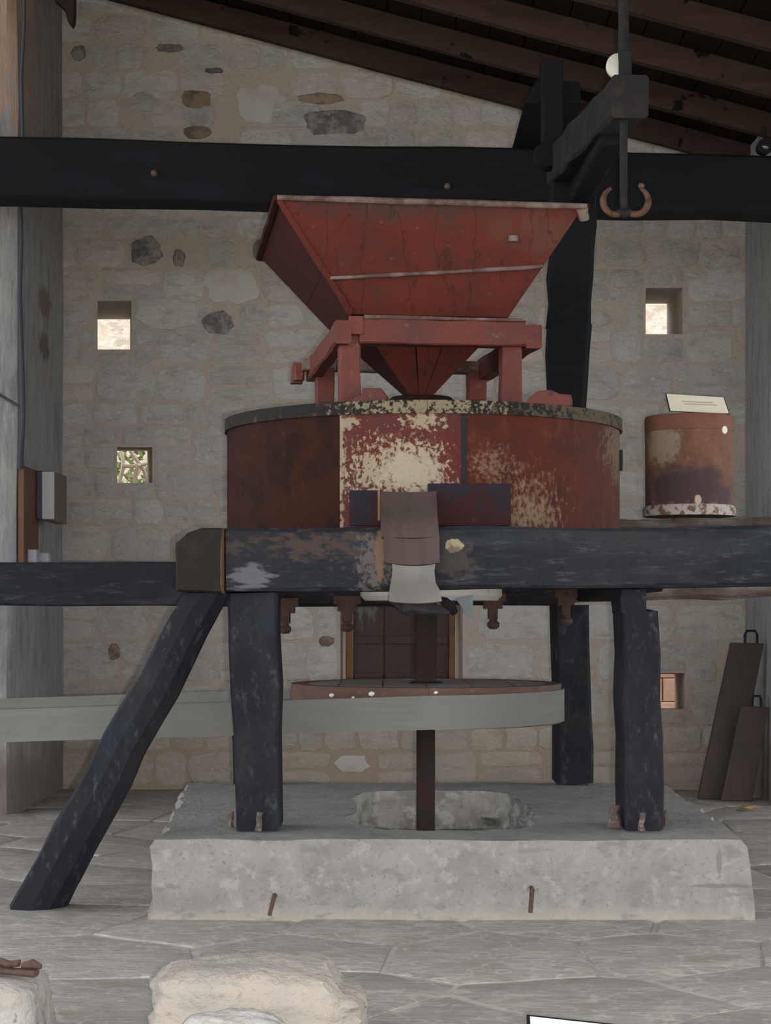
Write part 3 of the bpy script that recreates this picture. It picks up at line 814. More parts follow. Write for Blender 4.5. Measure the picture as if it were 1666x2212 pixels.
# stepped hanging brackets
for px, sc_, dy in ((616, 1.0, 0), (750, 1.05, -4), (1066, 1.0, -10), (1224, 0.9, -18)):
    pts = []
    w = 28 * sc_
    dy += 7
    for x, y in ((-w, 1284), (-w, 1303), (-w * 0.72, 1303), (-w * 0.72, 1318), (-w * 0.35, 1318), (-w * 0.35, 1340), (w * 0.35, 1340), (w * 0.35, 1318), (w * 0.72, 1318), (w * 0.72, 1303), (w, 1303), (w, 1284)):
        pts.append(P(px + x, y + dy, 8.98))
    o = MB().prism(pts, (0, 0.095, 0)).build('bracket', rust, fr, bevel=0.003)
    c = P(px, 1350 + dy, 9.02)
    MB().lathe(c, [(0.001, 0.026), (0.018, 0.024), (0.020, 0.012), (0.030, 0.004), (0.030, -0.014), (0.018, -0.026), (0.001, -0.028)], 14).build('knob', rust, o, smooth=True)
# iron feet bolts
for x, y, w in ((-0.49, 7.13, 0.030), (-0.605, 7.24, 0.020), (0.985, 7.13, 0.028), (0.895, 7.25, 0.045), (1.10, 7.30, 0.02)):
    MB().timber((x, y, ZT + 0.009), (x + 0.004, y + 0.004, ZT + 0.05 + w), w, w, w * 0.6, w * 0.7, n=3, cham=0.006, jit=0.003, seed=int(x * 90)).build('foot_bolt', foot_iron, fr)

# ------------------------------------------------------------------ bedstone, casing
CC = (0.166, 8.2)
bed = MB().lathe((0.20, 8.1, 1.196), [(0.055, 0.0), (0.29, 0.0), (0.31, 0.02), (0.31, 0.272), (0.055, 0.272)], 40).build('bedstone', white_plaster, smooth=True)
tag(bed, 'whitewashed lower stone glimpsed under the black front beam', 'millstone')

cs = thing('millstone_casing', (CC[0], CC[1], 1.475), 'large round red millstone casing with paint worn to cream, on the black frame', 'casing')
R = 0.865
for a0, a1, m, lab in ((-78, -24.0, case_dark, 'dark oxblood painted panel'), (-23.8, 9.0, case_mid, 'red panel worn to cream paint'), (10.4, 84, case_right, 'rusty red panel with pale patches'),
                       (84.3, 132, case_right, None), (132.3, 228, case_dark, None), (228.3, 281.7, case_dark, None)):
    o = MB().arc(CC, R - 0.03, R, 1.483, 1.975, a0, a1, 24).build('panel', m, cs, smooth=True)
    if lab:
        tag(o, lab)
MB().arc(CC, R - 0.02, R + 0.006, 1.484, 1.93, 9.0, 10.4, 3).build('strap', iron, cs)
MB().arc(CC, R - 0.03, R + 0.011, 1.932, 1.984, 0, 359.9, 96).build('rim', rim_mat, cs, smooth=True)
MB().lathe((CC[0], CC[1], 1.955), [(0.001, 0), (R - 0.028, 0), (R - 0.028, 0.02), (0.001, 0.02)], 64).build('lid', panel_dark, cs, smooth=True)
MB().box((1.0, 8.03, 1.76), (1.03, 8.07, 1.85)).build('clasp', iron, cs, bevel=0.004)
# boards either side of the meal spout
MB().box((-0.142, 7.262, 1.482), (-0.020, 7.292, 1.622)).build('board', panel_dark, cs, bevel=0.004)
MB().box((0.166, 7.258, 1.482), (0.492, 7.292, 1.648)).build('board', panel_dark, cs, bevel=0.004)

# ------------------------------------------------------------------ meal spout
sp = thing('meal_spout', (0.09, 7.06, 1.2), 'brown and tin meal spout hanging over the black front beam', 'spout')


def chute(prof, x0, x1, sag, th, name, m, n=10, taper=None):
    """board bent across its width: prof is a list of (y, z) down its length"""
    secs = []
    for k, (y, z) in enumerate(prof):
        e = taper[k] if taper else (0, 0)
        top, bot = [], []
        for i in range(n + 1):
            t = i / n
            u = 1 - (2 * t - 1) ** 2
            x = x0 + e[0] + (x1 + e[1] - x0 - e[0]) * t
            top.append(V((x, y + sag * u, z - sag * 0.35 * u)))
            bot.append(V((x, y + sag * u + th, z - sag * 0.35 * u - th * 0.4)))
        secs.append(top + bot[::-1])
    return MB().loft(secs).build(name, m, sp, smooth=True)


chute([(7.215, 1.615), (7.16, 1.56), (7.09, 1.515), (7.048, 1.478), (7.04, 1.430)], -0.022, 0.197, 0.008, 0.018, 'board', spout_wood, taper=[(0, 0), (0, 0.002), (0.002, 0.002), (0.004, 0.004), (0.008, 0.006)])
tag(MB().box((-0.030, 7.20, 1.50), (-0.022, 7.24, 1.617)).build('cheek', end_edge, sp), 'thin orange brown edge board')
chute([(7.035, 1.436), (7.03, 1.38), (7.02, 1.332)], -0.008, 0.205, 0.024, 0.012, 'flap', spout_wood, taper=[(0, 0), (0.003, 0), (0.01, 0)])
tag(chute([(7.035, 1.345), (7.033, 1.30), (7.015, 1.255), (6.985, 1.225), (6.965, 1.185)], 0.020, 0.190, 0.022, 0.006, 'mouth', spout_tin, taper=[(0.004, 0.002), (0.006, -0.004), (0, 0), (-0.006, 0.016), (-0.006, 0.022)]), 'pale tin spout mouth')
MB().timber((0.065, 7.08, 1.168), (0.245, 7.08, 1.160), 0.10, 0.055, n=4, cham=0.01, jit=0.003, seed=31).build('bracket', iron, sp)
c = P(865, 1312, 7.06)
MB().tube([P(843, 1298, 7.06), P(856, 1300, 7.05), P(868, 1312, 7.05), P(885, 1326, 7.06), P(905, 1322, 7.07)], [0.008, 0.016, 0.018, 0.014, 0.01], 8).build('hook', iron, sp, smooth=True)
MB().tube([P(950, 1295, 7.04), P(962, 1300, 7.03), P(974, 1312, 7.04), P(982, 1322, 7.06)], [0.012, 0.018, 0.02, 0.016], 8).build('hook', black, sp, smooth=True)
MB().box(P(944, 1306, 7.03), P(962, 1290, 7.05)).build('lug', worn_edge, sp, bevel=0.003)
tag(MB().prism([P(985, 1294, 7.12), P(1022, 1287, 7.12), P(1022, 1338, 7.12), P(1010, 1330, 7.12)], (0, 0.006, 0)).build('flap', slate, sp), 'blue grey pointed sheet')

# ------------------------------------------------------------------ hopper on its stand
HC = V((0.116, 8.32, 0))
U, W = V((0.992, 0.127, 0)), V((-0.127, 0.992, 0))
LV = [(2.115, 0.058), (2.42, 0.338), (2.85, 0.6425)]


def hw(z):
    for (z0, h0), (z1, h1) in zip(LV, LV[1:]):
        if z <= z1 + 1e-6:
            return h0 + (h1 - h0) * (z - z0) / (z1 - z0)
    return LV[-1][1]


hop = thing('grain_hopper', HC + V((0, 0, 2.115)), 'big red square funnel hopper above the millstone casing', 'hopper')


def hop_pt(side, t, z, out=0.0):
    """t runs -1..1 along the side; side 0 front, 1 right, 2 back, 3 left"""
    h = hw(z) + out
    a, b = [(t * h, -h), (h, t * h), (-t * h, h), (-h, -t * h)][side]
    lean = 0.036 * min(1.0, max(0.0, (2.85 - z) / 0.43))     # the funnel hangs a little off the centre of its rim
    return HC + U * (a + lean) + W * b + V((0, 0, z))


def hop_board(side, z0, z1, t0=-1.0, t1=1.0, m=red_hopper, name='board', out=0.0, th=0.022, skew=(0, 0, 0, 0)):
    zz = (z0 + skew[0], z0 + skew[1], z1 + skew[2], z1 + skew[3])
    o = [hop_pt(side, t, z, out) for t, z in zip((t0, t1, t1, t0), zz)]
    i = [hop_pt(side, t, z, out - th) for t, z in zip((t0, t1, t1, t0), zz)]
    return MB().loft([o, i]).build(name, m, hop, bevel=0.003)


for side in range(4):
    m = red_hopper_shaded if side in (3, 2) else red_hopper
    sk = (-0.034, 0.034) if side == 0 else (0, 0)
    hop_board(side, 2.588, 2.85, m=m, skew=(sk[0], sk[1], 0, 0))
    hop_board(side, 2.424, 2.585 if side == 0 else 2.5875, m=m, skew=(0, 0, sk[1], sk[0]), out=-0.006 if side == 0 else 0.0)
    for t0, t1 in ((-1, -0.22), (-0.20, 0.30), (0.32, 1)) if side in (0, 2) else ((-1, 1),):
        hop_board(side, 2.115, 2.419, t0, t1, m=m, out=-0.004)
# rim strips, corner posts, the worn ledge between the boards
for side in range(4):
    a, b = hop_pt(side, -1, 2.845, 0.010), hop_pt(side, 1, 2.845, 0.010)
    MB().timber(a, b, 0.030, 0.022, side=(b - a).cross(V((0, 0, 1))), n=8, cham=0.005, jit=0.002, seed=side).build('rim', worn_edge if side == 0 else red_hopper_shaded, hop)
a, b = hop_pt(0, -0.985, 2.557, 0.006), hop_pt(0, 0.985, 2.619, 0.006)
MB().timber(a, b, 0.022, 0.016, side=(0, 1, 0), n=10, cham=0.003, jit=0.0015, seed=44).build('ledge', worn_edge, hop)
a, b = hop_pt(3, 1, 2.84, 0.004), hop_pt(3, 1, 2.43, 0.002)
MB().timber(a, b, 0.028, 0.024, side=(1, 0, 0), n=6, cham=0.004, jit=0.002, seed=45).build('corner_strip', red_hopper, hop)
c = hop_pt(0, 0.62, 2.72, 0.004)
MB().lathe(c, [(0.001, -0.012), (0.02, -0.012), (0.024, 0), (0.02, 0.012), (0.001, 0.012)], 12).build('knot', worn_edge, hop, smooth=True)
a, b = hop_pt(0, 0.97, 2.84, 0.012), hop_pt(0, 1.03, 2.80, 0.012)
MB().timber(a, b, 0.05, 0.045, side=(0, 1, 0), n=3, cham=0.006, jit=0.003, seed=46).build('corner_block', worn_edge, hop)

st = thing('hopper_stand', HC + V((0, 0, 1.975)), 'low red four legged stand on the casing lid, holding up the hopper', 'stand')


def sp_(a, b, z):
    return HC + U * a + W * b + V((0, 0, z))


for a, b, k in ((-0.335, -0.50, 0), (0.355, -0.50, 1), (-0.345, 0.50, 2), (0.385, 0.50, 3)):
    MB().timber(sp_(a, b, 1.979), sp_(a, b, 2.30), 0.092, 0.088, side=W, n=4, cham=0.006, jit=0.002, seed=50 + k).build('leg', red_stand, st)
MB().timber(sp_(-0.30, -0.535, 2.318), sp_(0.405, -0.535, 2.318), 0.09, 0.105, side=W, n=6, cham=0.006, jit=0.002, seed=60).build('rail', red_stand, st)
MB().timber(sp_(-0.45, 0.50, 2.315), sp_(0.47, 0.50, 2.315), 0.08, 0.055, side=W, n=6, cham=0.006, jit=0.002, seed=61).build('rail', worn_edge, st)
MB().timber(sp_(-0.375, -0.60, 2.305), sp_(-0.385, 0.66, 2.305), 0.065, 0.10, side=U, n=6, cham=0.008, jit=0.003, seed=62).build('rail', red_stand, st)
MB().timber(sp_(0.440, -0.58, 2.305), sp_(0.420, 0.60, 2.305), 0.065, 0.10, side=U, n=6, cham=0.008, jit=0.003, seed=63).build('rail', red_stand, st)
MB().timber(sp_(-0.28, -0.575, 2.374), sp_(0.39, -0.575, 2.374), 0.03, 0.014, side=W, n=5, cham=0.003, jit=0.001, seed=64).build('worn_edge', worn_edge, st)
MB().timber(sp_(-0.315, -0.575, 2.30), sp_(-0.315, -0.575, 2.375), 0.03, 0.06, side=W, n=2, cham=0.004, jit=0.001, seed=65).build('tenon', red_stand, st)
for b in (0.56, 0.68):
    MB().timber(sp_(-0.46, b, 2.25), sp_(-0.46, b, 2.33), 0.06, 0.05, side=W, n=2, cham=0.01, jit=0.004, seed=int(b * 100)).build('tenon', red_stand, st)
c0 = sp_(0.40, -0.40, 2.355)
MB().timber(c0, c0 + V((0, 0, 0.05)), 0.045, 0.05, 0.03, 0.035, side=W, n=2, cham=0.008, jit=0.003, seed=66).build('cleat', worn_edge, st)

eye = MB().lathe((0.16, 8.30, 1.978), [(0.06, 0), (0.165, 0), (0.165, 0.10), (0.135, 0.128), (0.06, 0.132)], 32).build('feed_ring', panel_dark, smooth=True)
tag(eye, 'low dark ring under the hopper mouth on the casing lid', 'ring')
for px0, px1, prof, lab in ((757, 836, ((0, 873), (0.12, 856), (0.3, 852), (0.34, 838), (0.84, 838), (1, 856), (1, 873)), 'small stepped red block on the casing lid, by the hopper stand'),
                            (1135, 1237, ((0, 874), (0.06, 862), (0.25, 845), (0.55, 841), (0.72, 850), (0.97, 852), (1, 866), (0.98, 874)), 'rounded red block near the casing rim, in front of the tall black post')):
    Y = 7.58
    pts = [P(px0 + (px1 - px0) * t, y, Y) for t, y in prof]
    for p in pts:
        p.z = max(p.z, 1.988) if p.z > 1.995 else 1.988
    o = MB().prism(pts, (0.01, 0.10, 0)).build('wedge_block', red_stand, bevel=0.005)
    tag(o, lab, 'block', 'red blocks on the casing')

# ------------------------------------------------------------------ drive shaft with its pulley, and the belt
PC = V((0.176, 8.1, 0))
sh = thing('drive_pulley', PC + V((0, 0, 0.0)), 'large horizontal brown red pulley wheel on an upright iron shaft', 'pulley')
MB().lathe(PC, [(0.040, 0.0), (0.041, 0.70), (0.048, 0.86), (0.050, 1.18), (0.046, 1.196)], 20).build('shaft', M('rusty dark shaft', (0.050, 0.028, 0.024), [dict(s=14, lo=0.45, hi=0.65, c=(0.035, 0.032, 0.034))], rough=0.75, spec=0.1), sh, smooth=True)
RP = 0.590
MB().arc((PC.x, PC.y), RP - 0.06, RP, 0.668, 0.836, 0, 359.9, 96).build('rim', pulley_red, sh, smooth=True)
for k in range(6):
    x0, x1 = -0.56 + k * 0.187, -0.56 + (k + 1) * 0.187 - 0.005
    r = RP - 0.062
    c = lambda x: math.sqrt(max(r * r - x * x, 0.0))
    xs_ = [x0 + (x1 - x0) * i / 6 for i in range(7)]
    xs_ = [min(max(x, -r), r) for x in xs_]
    poly = [PC + V((x, -c(x) - 0.0005, 0.812 + 0.002 * (k % 2))) for x in xs_] + [PC + V((x, c(x) + 0.0005, 0.812 + 0.002 * (k % 2))) for x in xs_[::-1]]
    MB().prism(poly, (0, 0, 0.02)).build('board', pulley_grey, sh)
MB().lathe(PC + V((0, 0, 0.83)), [(0.05, 0.0), (0.075, 0.0), (0.075, 0.008), (0.06, 0.014), (0.05, 0.014)], 24).build('hub', iron, sh, smooth=True)
for px, py, r in ((717, 1502, 0.010), (803, 1499, 0.012), (942, 1496, 0.008), (763, 1507, 0.006)):
    Y = PC.y - math.sqrt(RP ** 2 - ((px - CX) / F * 7.55 - PC.x) ** 2)
    c = P(px, py, Y - 0.004)
    MB().tube([c + V((-r, 0, -0.002)), c, c + V((r, 0, 0.002))], [r * 0.5, r, r * 0.4], 8).build('dropping', flake, sh, smooth=True)

RB = 0.597
XE = -3.4
path = []
for k in range(17):
    path.append((XE + (PC.x - XE) * k / 16, PC.y - RB, 0))
for k in range(1, 40):
    t = math.pi * k / 40
    path.append((PC.x + RB * math.sin(t), PC.y - RB * math.cos(t), 0))
for k in range(17):
    path.append((PC.x + (XE - PC.x) * k / 16, PC.y + RB, 0))
for k in range(1, 24):
    t = math.pi * k / 24
    path.append((XE - RB * math.sin(t), PC.y + RB * math.cos(t), 0))
secs = []
for i, p in enumerate(path):
    a, b = path[i - 1], path[(i + 1) % len(path)]
    d = V((b[0] - a[0], b[1] - a[1], 0)).normalized()
    nrm = V((d.y, -d.x, 0))
    x = p[0]
    zt = 0.806 + (0.033 if x < PC.x else 0.012) * (x - PC.x)
    zb = zt - (0.138 if x > PC.x else 0.138 - 0.004 * (PC.x - x))
    q = V((p[0], p[1], 0))
    secs.append([q + V((0, 0, zb)), q + nrm * 0.007 + V((0, 0, zb)), q + nrm * 0.007 + V((0, 0, zt)), q + V((0, 0, zt))])
secs.append(secs[0])
o = MB().loft(secs, cap=False).build('drive_belt', belt_mat, smooth=True)
tag(o, 'wide grey canvas belt running round the big pulley wheel', 'belt')

# ------------------------------------------------------------------ stone crane: post, arm, screw with hooks
cr = thing('stone_crane', (0.9, 9.25, 1.393), 'tall black timber crane post with an arm reaching out above the hopper', 'crane')
MB().timber((0.905, 9.27, 1.412), (0.915, 9.27, 2.58), 0.16, 0.165, 0.17, 0.205, n=8, cham=0.02, jit=0.006, seed=70).build('post', tar_deep, cr)
MB().timber((0.915, 9.27, 2.57), (0.945, 9.27, 3.45), 0.17, 0.205, 0.20, 0.245, n=7, cham=0.014, jit=0.006, seed=71).build('post', tar_deep, cr)
MB().timber((0.835, 9.27, 3.40), (0.832, 9.27, 3.90), 0.10, 0.105, n=4, cham=0.008, jit=0.003, seed=72).build('post_head', tar_deep, cr)
MB().loft([[V((0.70, y, 3.712)), V((0.99, y, 3.712)), V((0.975, y, 3.82)), V((0.76, y, 3.83))] for y in (9.33, 10.05, 10.25)]).build('bearing_block', tar_deep, cr)
MB().timber((0.885, 9.30, 3.385), (0.985, 7.43, 3.217), 0.145, 0.19, 0.150, 0.165, side=(1, 0, 0), n=8, cham=0.010, jit=0.004, seed=73).build('arm', arm_black, cr)
MB().timber((0.960, 9.17, 3.24), (0.965, 7.85, 3.16), 0.10, 0.13, 0.10, 0.07, side=(1, 0, 0), n=5, cham=0.01, jit=0.004, seed=74).build('strut', tar_deep, cr)
MB().tube([V((0.80, 9.16, 3.40)), V((0.80, 9.11, 3.40))], [0.075, 0.06], 14).build('boss', tar_deep, cr, smooth=True)

sw = thing('lifting_screw', P(1347, 460, 7.5), 'thin dark iron screw rod with two curved rusty hooks, hanging through the crane arm', 'hook')
x = 0.9645
MB().tube([V((x, 7.50, 2.765)), V((x, 7.50, 3.30)), V((x, 7.50, 3.40)), V((x, 7.50, 4.05))], [0.016, 0.017, 0.022, 0.021], 12).build('rod', iron, sw, smooth=True)
MB().box((x - 0.018, 7.470, 3.306), (x + 0.030, 7.525, 3.412)).build('nut', iron, sw, bevel=0.005)
for s, cpx in ((-1, 1331), (1, 1373)):
    c = P(cpx, 434, 7.49)
    r = 0.052
    pts, rs = [], []
    for k in range(15):
        t = math.radians(68 - 180 * k / 14)
        pts.append(c + V((s * math.cos(t) * r, 0, math.sin(t) * r * 1.05)))
        rs.append(0.007 + 0.007 * math.sin(math.pi * min(k / 9, 1) * 0.62))
    MB().tube(pts, rs, 10).build('hook', rust_hook, sw, smooth=True)
MB().tube([V((x - 0.03, 7.49, 2.765)), V((x, 7.49, 2.755)), V((x + 0.03, 7.49, 2.765))], [0.014, 0.02, 0.014], 10).build('eye', iron, sw, smooth=True)

c = P(1337, 143, 7.56)
o = MB()
o.tube([c + V((0, 0.02, 0)), c + V((0, 0.012, 0)), c + V((0, -0.006, 0)), c + V((0, -0.012, 0))], [0.044, 0.052, 0.052, 0.042], 32)
o = o.build('china_disc', white_glaze, smooth=True)
tag(o, 'small white disc half hidden behind the iron screw rod', 'disc')

# ------------------------------------------------------------------ rusty drum with its card
cx_, cy_ = 1.522, 9.28
dr = thing('steel_drum', (cx_, cy_, 1.615), 'rusty brown cylindrical drum with a peeling white foot, standing on the beam', 'drum')
z0 = 1.626
MB().lathe((cx_, cy_, z0), [(0.20, 0.045), (0.218, 0.045), (0.219, 0.42), (0.214, 0.424), (0.20, 0.424)], 48).build('body', can_mat, dr, smooth=True)
MB().lathe((cx_, cy_, z0), [(0.20, 0.421), (0.221, 0.421), (0.2225, 0.485), (0.217, 0.499), (0.05, 0.504), (0.001, 0.505)], 48).build('lid', can_band, dr, smooth=True)
MB().lathe((cx_, cy_, z0), [(0.18, 0.0), (0.230, 0.0), (0.232, 0.035), (0.222, 0.052), (0.20, 0.052)], 48).build('foot', can_foot, dr, smooth=True)
a = math.radians(42)
c = V((cx_ + 0.2215 * math.sin(a), cy_ - 0.2215 * math.cos(a), 2.045))
dn = V((math.sin(a), -math.cos(a), 0))
MB().tube([c - dn * 0.003, c, c + dn * 0.003], [0.020, 0.020, 0.018], 16).build('sticker', paper_white, dr)

def card(name, q, th, label, m=paper, edge=black):
    q = [V(p) for p in q]
    nrm = (q[1] - q[0]).cross(q[3] - q[0]).normalized()
    if nrm.y > 0:
        nrm = -nrm
    back = MB().prism([p - nrm * 0.0005 for p in q], -nrm * th).build(name, edge)
    tag(back, label, 'card')
    cn = sum(q, V()) / 4
    MB().prism([cn + (p - cn) * (0.97 if name == 'paper_card' else 0.94) + nrm * 0.0012 for p in q], -nrm * 0.0016).build('sheet', m, back)
    return back, q, nrm


Yb, Yt = 9.14, 9.165
q = [P(1447, 896, Yb), P(1577, 907, Yb), P(1565, 866, Yt), P(1438, 858, Yt)]
for p in q:
    p.z += 0.018 + (0.012 if p is q[1] else 0.0)
bk, q, nrm = card('paper_card', q, 0.006, 'small cream printed card propped on top of the rusty drum')
u_ = (q[1] - q[0])
w_ = (q[3] - q[0])
for t, w0, w1 in ((0.55, 0.24, 0.76), (0.42, 0.28, 0.82)):
    a = q[0] + w_ * t + u_ * w0 + nrm * 0.003
    b = q[0] + w_ * t + u_ * w1 + nrm * 0.003
    MB().prism([a, b, b + w_ * 0.06, a + w_ * 0.06], -nrm * 0.0016).build('print_line', ink, bk)
MB().box((1.60, 9.185, 2.136), (1.66, 9.25, 2.18)).build('prop', black, bk)

# ------------------------------------------------------------------ boards against the right pier
for pts, Y, lab in ((((1508, 1727), (1584, 1729), (1651, 1390), (1580, 1388)), 11.36, 'taller brown board with a loop handle, leaning in the corner'),
                    (((1558, 1733), (1626, 1733), (1661, 1528), (1602, 1525)), 11.25, 'shorter brown board with a loop handle, overlapping the taller one')):
    q = [P(x, y, Y) for x, y in pts]
    for p in q[:2]:
        p.z = 0.004
    root = MB().prism(q, (0, 0.035, 0)).build('sluice_board', plate, bevel=0.004)
    tag(root, lab, 'board', 'leaning boards')
    m = q[2].lerp(q[3], 0.38 if pts[0][0] == 1508 else 0.42)
    k = []
    hw_ = 0.037 if pts[0][0] == 1508 else 0.026
    hh = 0.075 if pts[0][0] == 1508 else 0.065
    for x, z in ((-hw_, -0.02), (-hw_, hh * 0.7), (-hw_ * 0.7, hh), (hw_ * 0.7, hh), (hw_, hh * 0.7), (hw_, -0.02)):
        k.append(m + V((x, 0.017, z)))
    MB().tube(k, 0.008, 8).build('handle', iron, root, smooth=True)

# ------------------------------------------------------------------ electrics on the left pier
sb = thing('switch_board', (-2.07, 10.7, 1.42), 'narrow varnished board with a pale grey meter box and sockets, on the left pier', 'electrics')
MB().box((-2.099, 10.56, 1.30), (-2.062, 11.0, 1.988)).build('backboard', board_brown, sb, bevel=0.003)
m_ = MB().box((-2.061, 10.92, 1.70), (-2.028, 11.36, 1.985)).build('meter_box', box_back, sb, bevel=0.004)
MB().box((-2.028, 10.92, 1.70), (-1.955, 10.935, 1.980)).build('side_plate', box_grey, m_, bevel=0.003)
MB().box((-2.028, 10.936, 1.69), (-1.955, 11.36, 1.985)).build('cover', box_face, m_, bevel=0.006)
MB().box((-2.062, 10.66, 1.40), (-2.01, 10.74, 1.512)).build('socket', box_grey, sb, bevel=0.005)
MB().box((-2.062, 10.80, 1.40), (-1.965, 10.88, 1.50)).build('socket', box_grey, sb, bevel=0.012)

pts = [P(54, -120, 10.44), P(52, 60, 10.44), P(46, 170, 10.45), P(49, 290, 10.45), P(44, 440, 10.45), P(46, 520, 10.45), P(42, 640, 10.45), P(47, 780, 10.45), P(48, 840, 10.45), P(50, 900, 10.45), P(45, 975, 10.46), P(44, 1012, 10.50)]
mb = MB().tube(pts, [0.010, 0.010, 0.010, 0.010, 0.013, 0.012, 0.013, 0.014, 0.016, 0.014, 0.016, 0.018], 8)
o = mb.build('power_cable', cable_mat, smooth=True)
tag(o, 'dark cable running down the edge of the left pier to the switch board', 'cable')
MB().tube([P(-60, 828, 10.46), P(0, 853, 10.46), P(25, 868, 10.46), P(45, 880, 10.45)], 0.008, 8).build('branch', cable_mat, o, smooth=True)

# dark curved bracket at the head of the left pier
pts = []
for x, y in ((118, -60), (160, -60), (160, 20), (159, 44), (154, 54), (146, 44), (140, 20), (126, 6), (118, 0)):
    pts.append(P(x, y, 11.0))
o = MB().prism(pts, (0, 0.09, 0)).build('iron_bracket', M('dark brown bracket', (0.03, 0.02, 0.016), rough=0.8), bevel=0.006)
tag(o, 'dark curved bracket at the head of the left pier, just under the roof', 'bracket')
MB().box((P(118, 0, 11.0).x - 0.16, 11.0, P(0, -60, 11.0).z), (P(160, 0, 11.0).x, 11.09, P(0, -60, 11.0).z + 0.12)).build('arm', roof_wood, o)

# small spotlight on the tie beam
c = P(1652, 330, 10.36)
sl = thing('spotlight', (c.x, 10.40, 3.70), 'small black spotlight clamped on the tie beam', 'lamp')
MB().tube([V((c.x, 10.46, 3.76)), V((c.x, 10.40, 3.755)), V((c.x, 10.33, 3.75))], [0.030, 0.042, 0.045], 16).build('housing', black, sl, smooth=True)
MB().tube([V((c.x, 10.335, 3.75)), V((c.x, 10.326, 3.75)), V((c.x, 10.320, 3.75))], [0.022, 0.019, 0.008], 16).build('lens', M('lamp glass', (0.02, 0.02, 0.025), rough=0.05, spec=1.0), sl, smooth=True)
MB().box((c.x - 0.012, 10.39, 3.698), (c.x + 0.012, 10.41, 3.735)).build('clamp', black, sl)
MB().tube([V((c.x + 0.02, 10.42, 3.78)), V((c.x + 0.01, 10.42, 3.88))], 0.012, 8).build('lead', black, sl)


# ------------------------------------------------------------------ stones in the foreground
def rock(name, c, size, power, amp, seed, mat, label, extra=None):
    bm = bmesh.new()
    bmesh.ops.create_icosphere(bm, subdivisions=5, radius=1)
    mb = MB()
    for v in bm.verts:
        d = v.co.normalized()
        r = (abs(d.x) ** power + abs(d.y) ** power + abs(d.z) ** power) ** (-1 / power)
        n1 = noise.noise(d * 1.6 + V((seed, 0, 0))) * amp + noise.noise(d * 4.2 + V((0, seed, 0))) * amp * 0.45 + noise.noise(d * 10 + V((0, 0, seed))) * amp * 0.30 + noise.noise(d * 24 + V((0, 0, seed))) * amp * 0.16
        q = d * r * (1 + n1)
        p = V((c[0] + q.x * size[0], c[1] + q.y * size[1], c[2] + q.z * size[2]))
        if extra:
            p = extra(p)
        p.z = max(p.z, 0.003)
        mb.v.append(p)
    mb.f = [tuple(v.index for v in f.verts) for f in bm.faces]
    bm.free()
    o = mb.build(name, mat, smooth=True)
    return tag(o, label, 'stone')


def shape1(p):
    # shoulder that drops towards the right end
    t = max(0.0, (p.x + 0.150 + 0.02 * noise.noise(p * 9)) / 0.035)
    k = min(t, 1.0)
    if p.z > 0.12:
        p.z -= (p.z - 0.10) * 0.42 * (k * k * (3 - 2 * k))
    return p


rock('limestone_boulder', (-0.335, 4.86, 0.10), (0.285, 0.20, 0.128), 3.6, 0.10, 3.1, rock_buff, 'large buff limestone boulder in the foreground, nearest the plinth', shape1)
rock('limestone_chunk', (-0.36, 4.50, 0.065), (0.165, 0.10, 0.10), 2.4, 0.12, 8.3, rock_pale, 'pale stone chunk lying in front of the large buff boulder')
rock('limestone_block', (-1.14, 4.88, 0.085), (0.245, 0.19, 0.108), 5.0, 0.05, 5.7, rock_grey, 'pitted pale stone block with a rusty iron bar on top')
o = MB().timber((-1.30, 4.86, 0.234), (-0.905, 4.80, 0.204), 0.05, 0.02, n=6, cham=0.006, jit=0.003, seed=80)
o = o.build('iron_bar', rust, bevel=0)
tag(o, 'rusty iron bar lying on the pitted pale block', 'bar')
rk = random.Random(4)
for k in range(5):
    t = 0.30 + 0.15 * k
    a = V((-1.30 + 0.395 * t, 4.868 - 0.06 * t, 0.252 - 0.030 * t))
    MB().timber(a, a + V((0.05, -0.004, rk.uniform(-0.006, 0.006))), 0.022, 0.018, n=2, cham=0.006, jit=0.004, seed=k).build('scale', rust, o)

q = [V((0.345, 4.42, 0.0)), V((0.62, 4.42, -0.0)), P(1370, 2216, 4.52), P(1138, 2191, 4.52)]
q[0].z, q[1].z = 0.008, 0.008
card('information_card', q, 0.012, 'white information card in a dark frame, standing on the floor at the very front', paper_white)

# fallen leaf
c = P(1612, 1752, 10.72)
pts = [V((c.x + x, c.y + y, 0.010 + z)) for x, y, z in ((-0.05, 0.01, 0), (-0.02, -0.045, 0.012), (0.02, -0.04, 0.004), (0.055, 0.0, 0.02), (0.03, 0.04, 0.006), (-0.01, 0.05, 0.014))]
tag(MB().prism(pts, (0, 0, 0.003)).build('dry_leaf', leaf_yellow), 'yellow dry leaf on the floor beside the plinth', 'leaf')

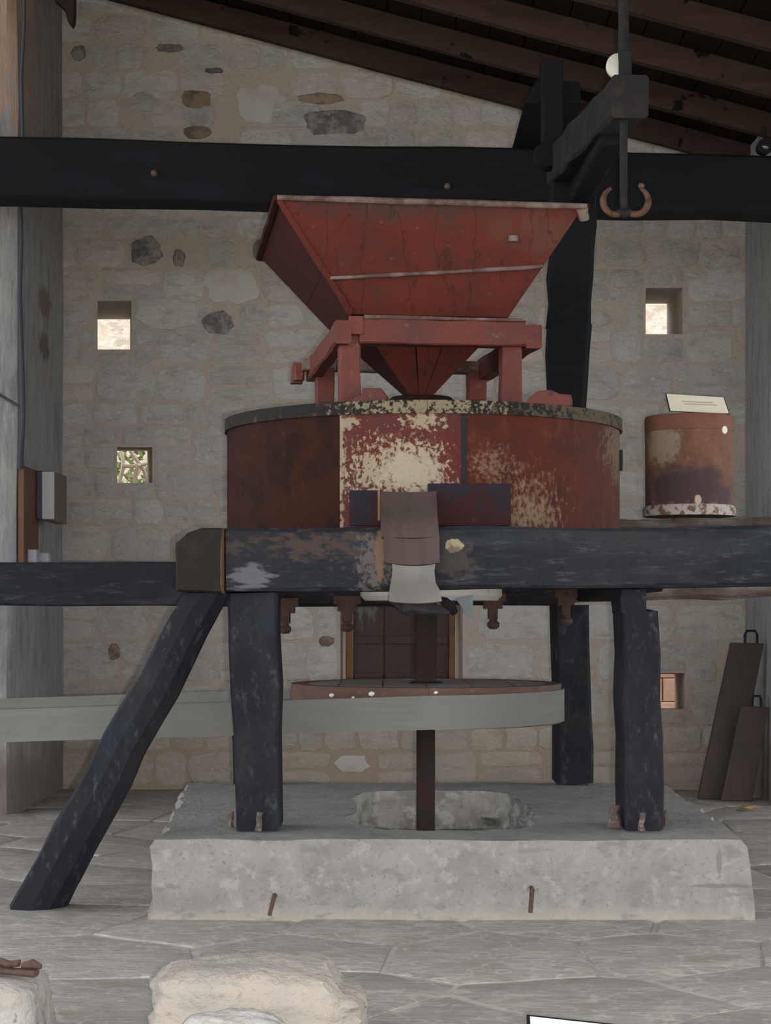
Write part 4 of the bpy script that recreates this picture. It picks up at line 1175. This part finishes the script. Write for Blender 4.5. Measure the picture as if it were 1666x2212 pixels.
# ------------------------------------------------------------------ outside, seen through the slots
mb = MB()
nx_, ny_ = 60, 44
for j in range(ny_ + 1):
    for i in range(nx_ + 1):
        x = -9 + 18 * i / nx_
        y = 12.95 + 12 * j / ny_
        z = max(0, y - 13.6) * 0.85 - 0.1
        k = min(1, max(0, (y - 13.4)))
        z += k * (0.35 * noise.noise(V((x * 0.9, y * 0.9, 0))) + 0.22 * abs(noise.noise(V((x * 2.3, y * 2.3, 4)))) + 0.08 * noise.noise(V((x * 6, y * 6, 8))))
        mb.v.append(V((x, y, z)))
for j in range(ny_):
    for i in range(nx_):
        a = j * (nx_ + 1) + i
        mb.f.append((a, a + 1, a + nx_ + 2, a + nx_ + 1))
tag(mb.build('hill', hill_mat, smooth=True), kind='structure')

shb = thing('shrub', (-2.1, 15.2, 1.1), 'green shrub with pale bare branches, seen through the lower left slot', 'shrub')
Ys = 14.3
mb = MB()
for pts in (((250, 1075), (258, 1040), (264, 1018), (266, 995), (258, 965), (250, 930)), ((275, 960), (288, 985), (300, 1000), (312, 1018), (322, 1050), (330, 1100)),
            ((264, 1006), (285, 1008), (302, 1004), (325, 1000), (350, 990)), ((300, 1003), (296, 1012), (292, 1030), (296, 1075))):
    mb.tube([P(x, y, Ys + 0.02 * i) for i, (x, y) in enumerate(pts)], [0.016] * len(pts), 7)
mb.tube([V((-2.0, 14.35, 0.3)), P(290, 1110, 14.32), P(296, 1075, 14.3)], [0.04, 0.03, 0.016], 7)
mb.build('branch', branch_mat, shb, smooth=True)
mb = MB()
rl = random.Random(2)
for k in range(900):
    c = V((-2.05 + rl.gauss(0, 0.28), 14.75 + rl.gauss(0, 0.14), 2.15 + rl.gauss(0, 0.26)))
    if c.y < 14.42:
        continue
    a = V((rl.uniform(-1, 1), rl.uniform(-1, 1), rl.uniform(-1, 1))).normalized() * 0.035
    b = a.cross(V((rl.uniform(-1, 1), 1, rl.uniform(-1, 1)))).normalized() * 0.018
    mb.add([c - a, c + b, c + a, c - b], [(0, 1, 2, 3)])
tag(mb.build('foliage', leaf_mat, shb), kind='stuff')

stp = thing('clay_block_pile', (2.0, 13.5, 0.0), 'pink clay blocks stacked outside the low slot opening', 'blocks')
for k in range(5):
    for j in range(3):
        x = 1.62 + 0.31 * j + 0.08 * (k % 2)
        MB().box((x, 13.3 + 0.03 * k, 0.0 + k * 0.17), (x + 0.30, 13.5 + 0.03 * k, 0.165 + k * 0.17)).build('block', pink_stone, stp, bevel=0.008)
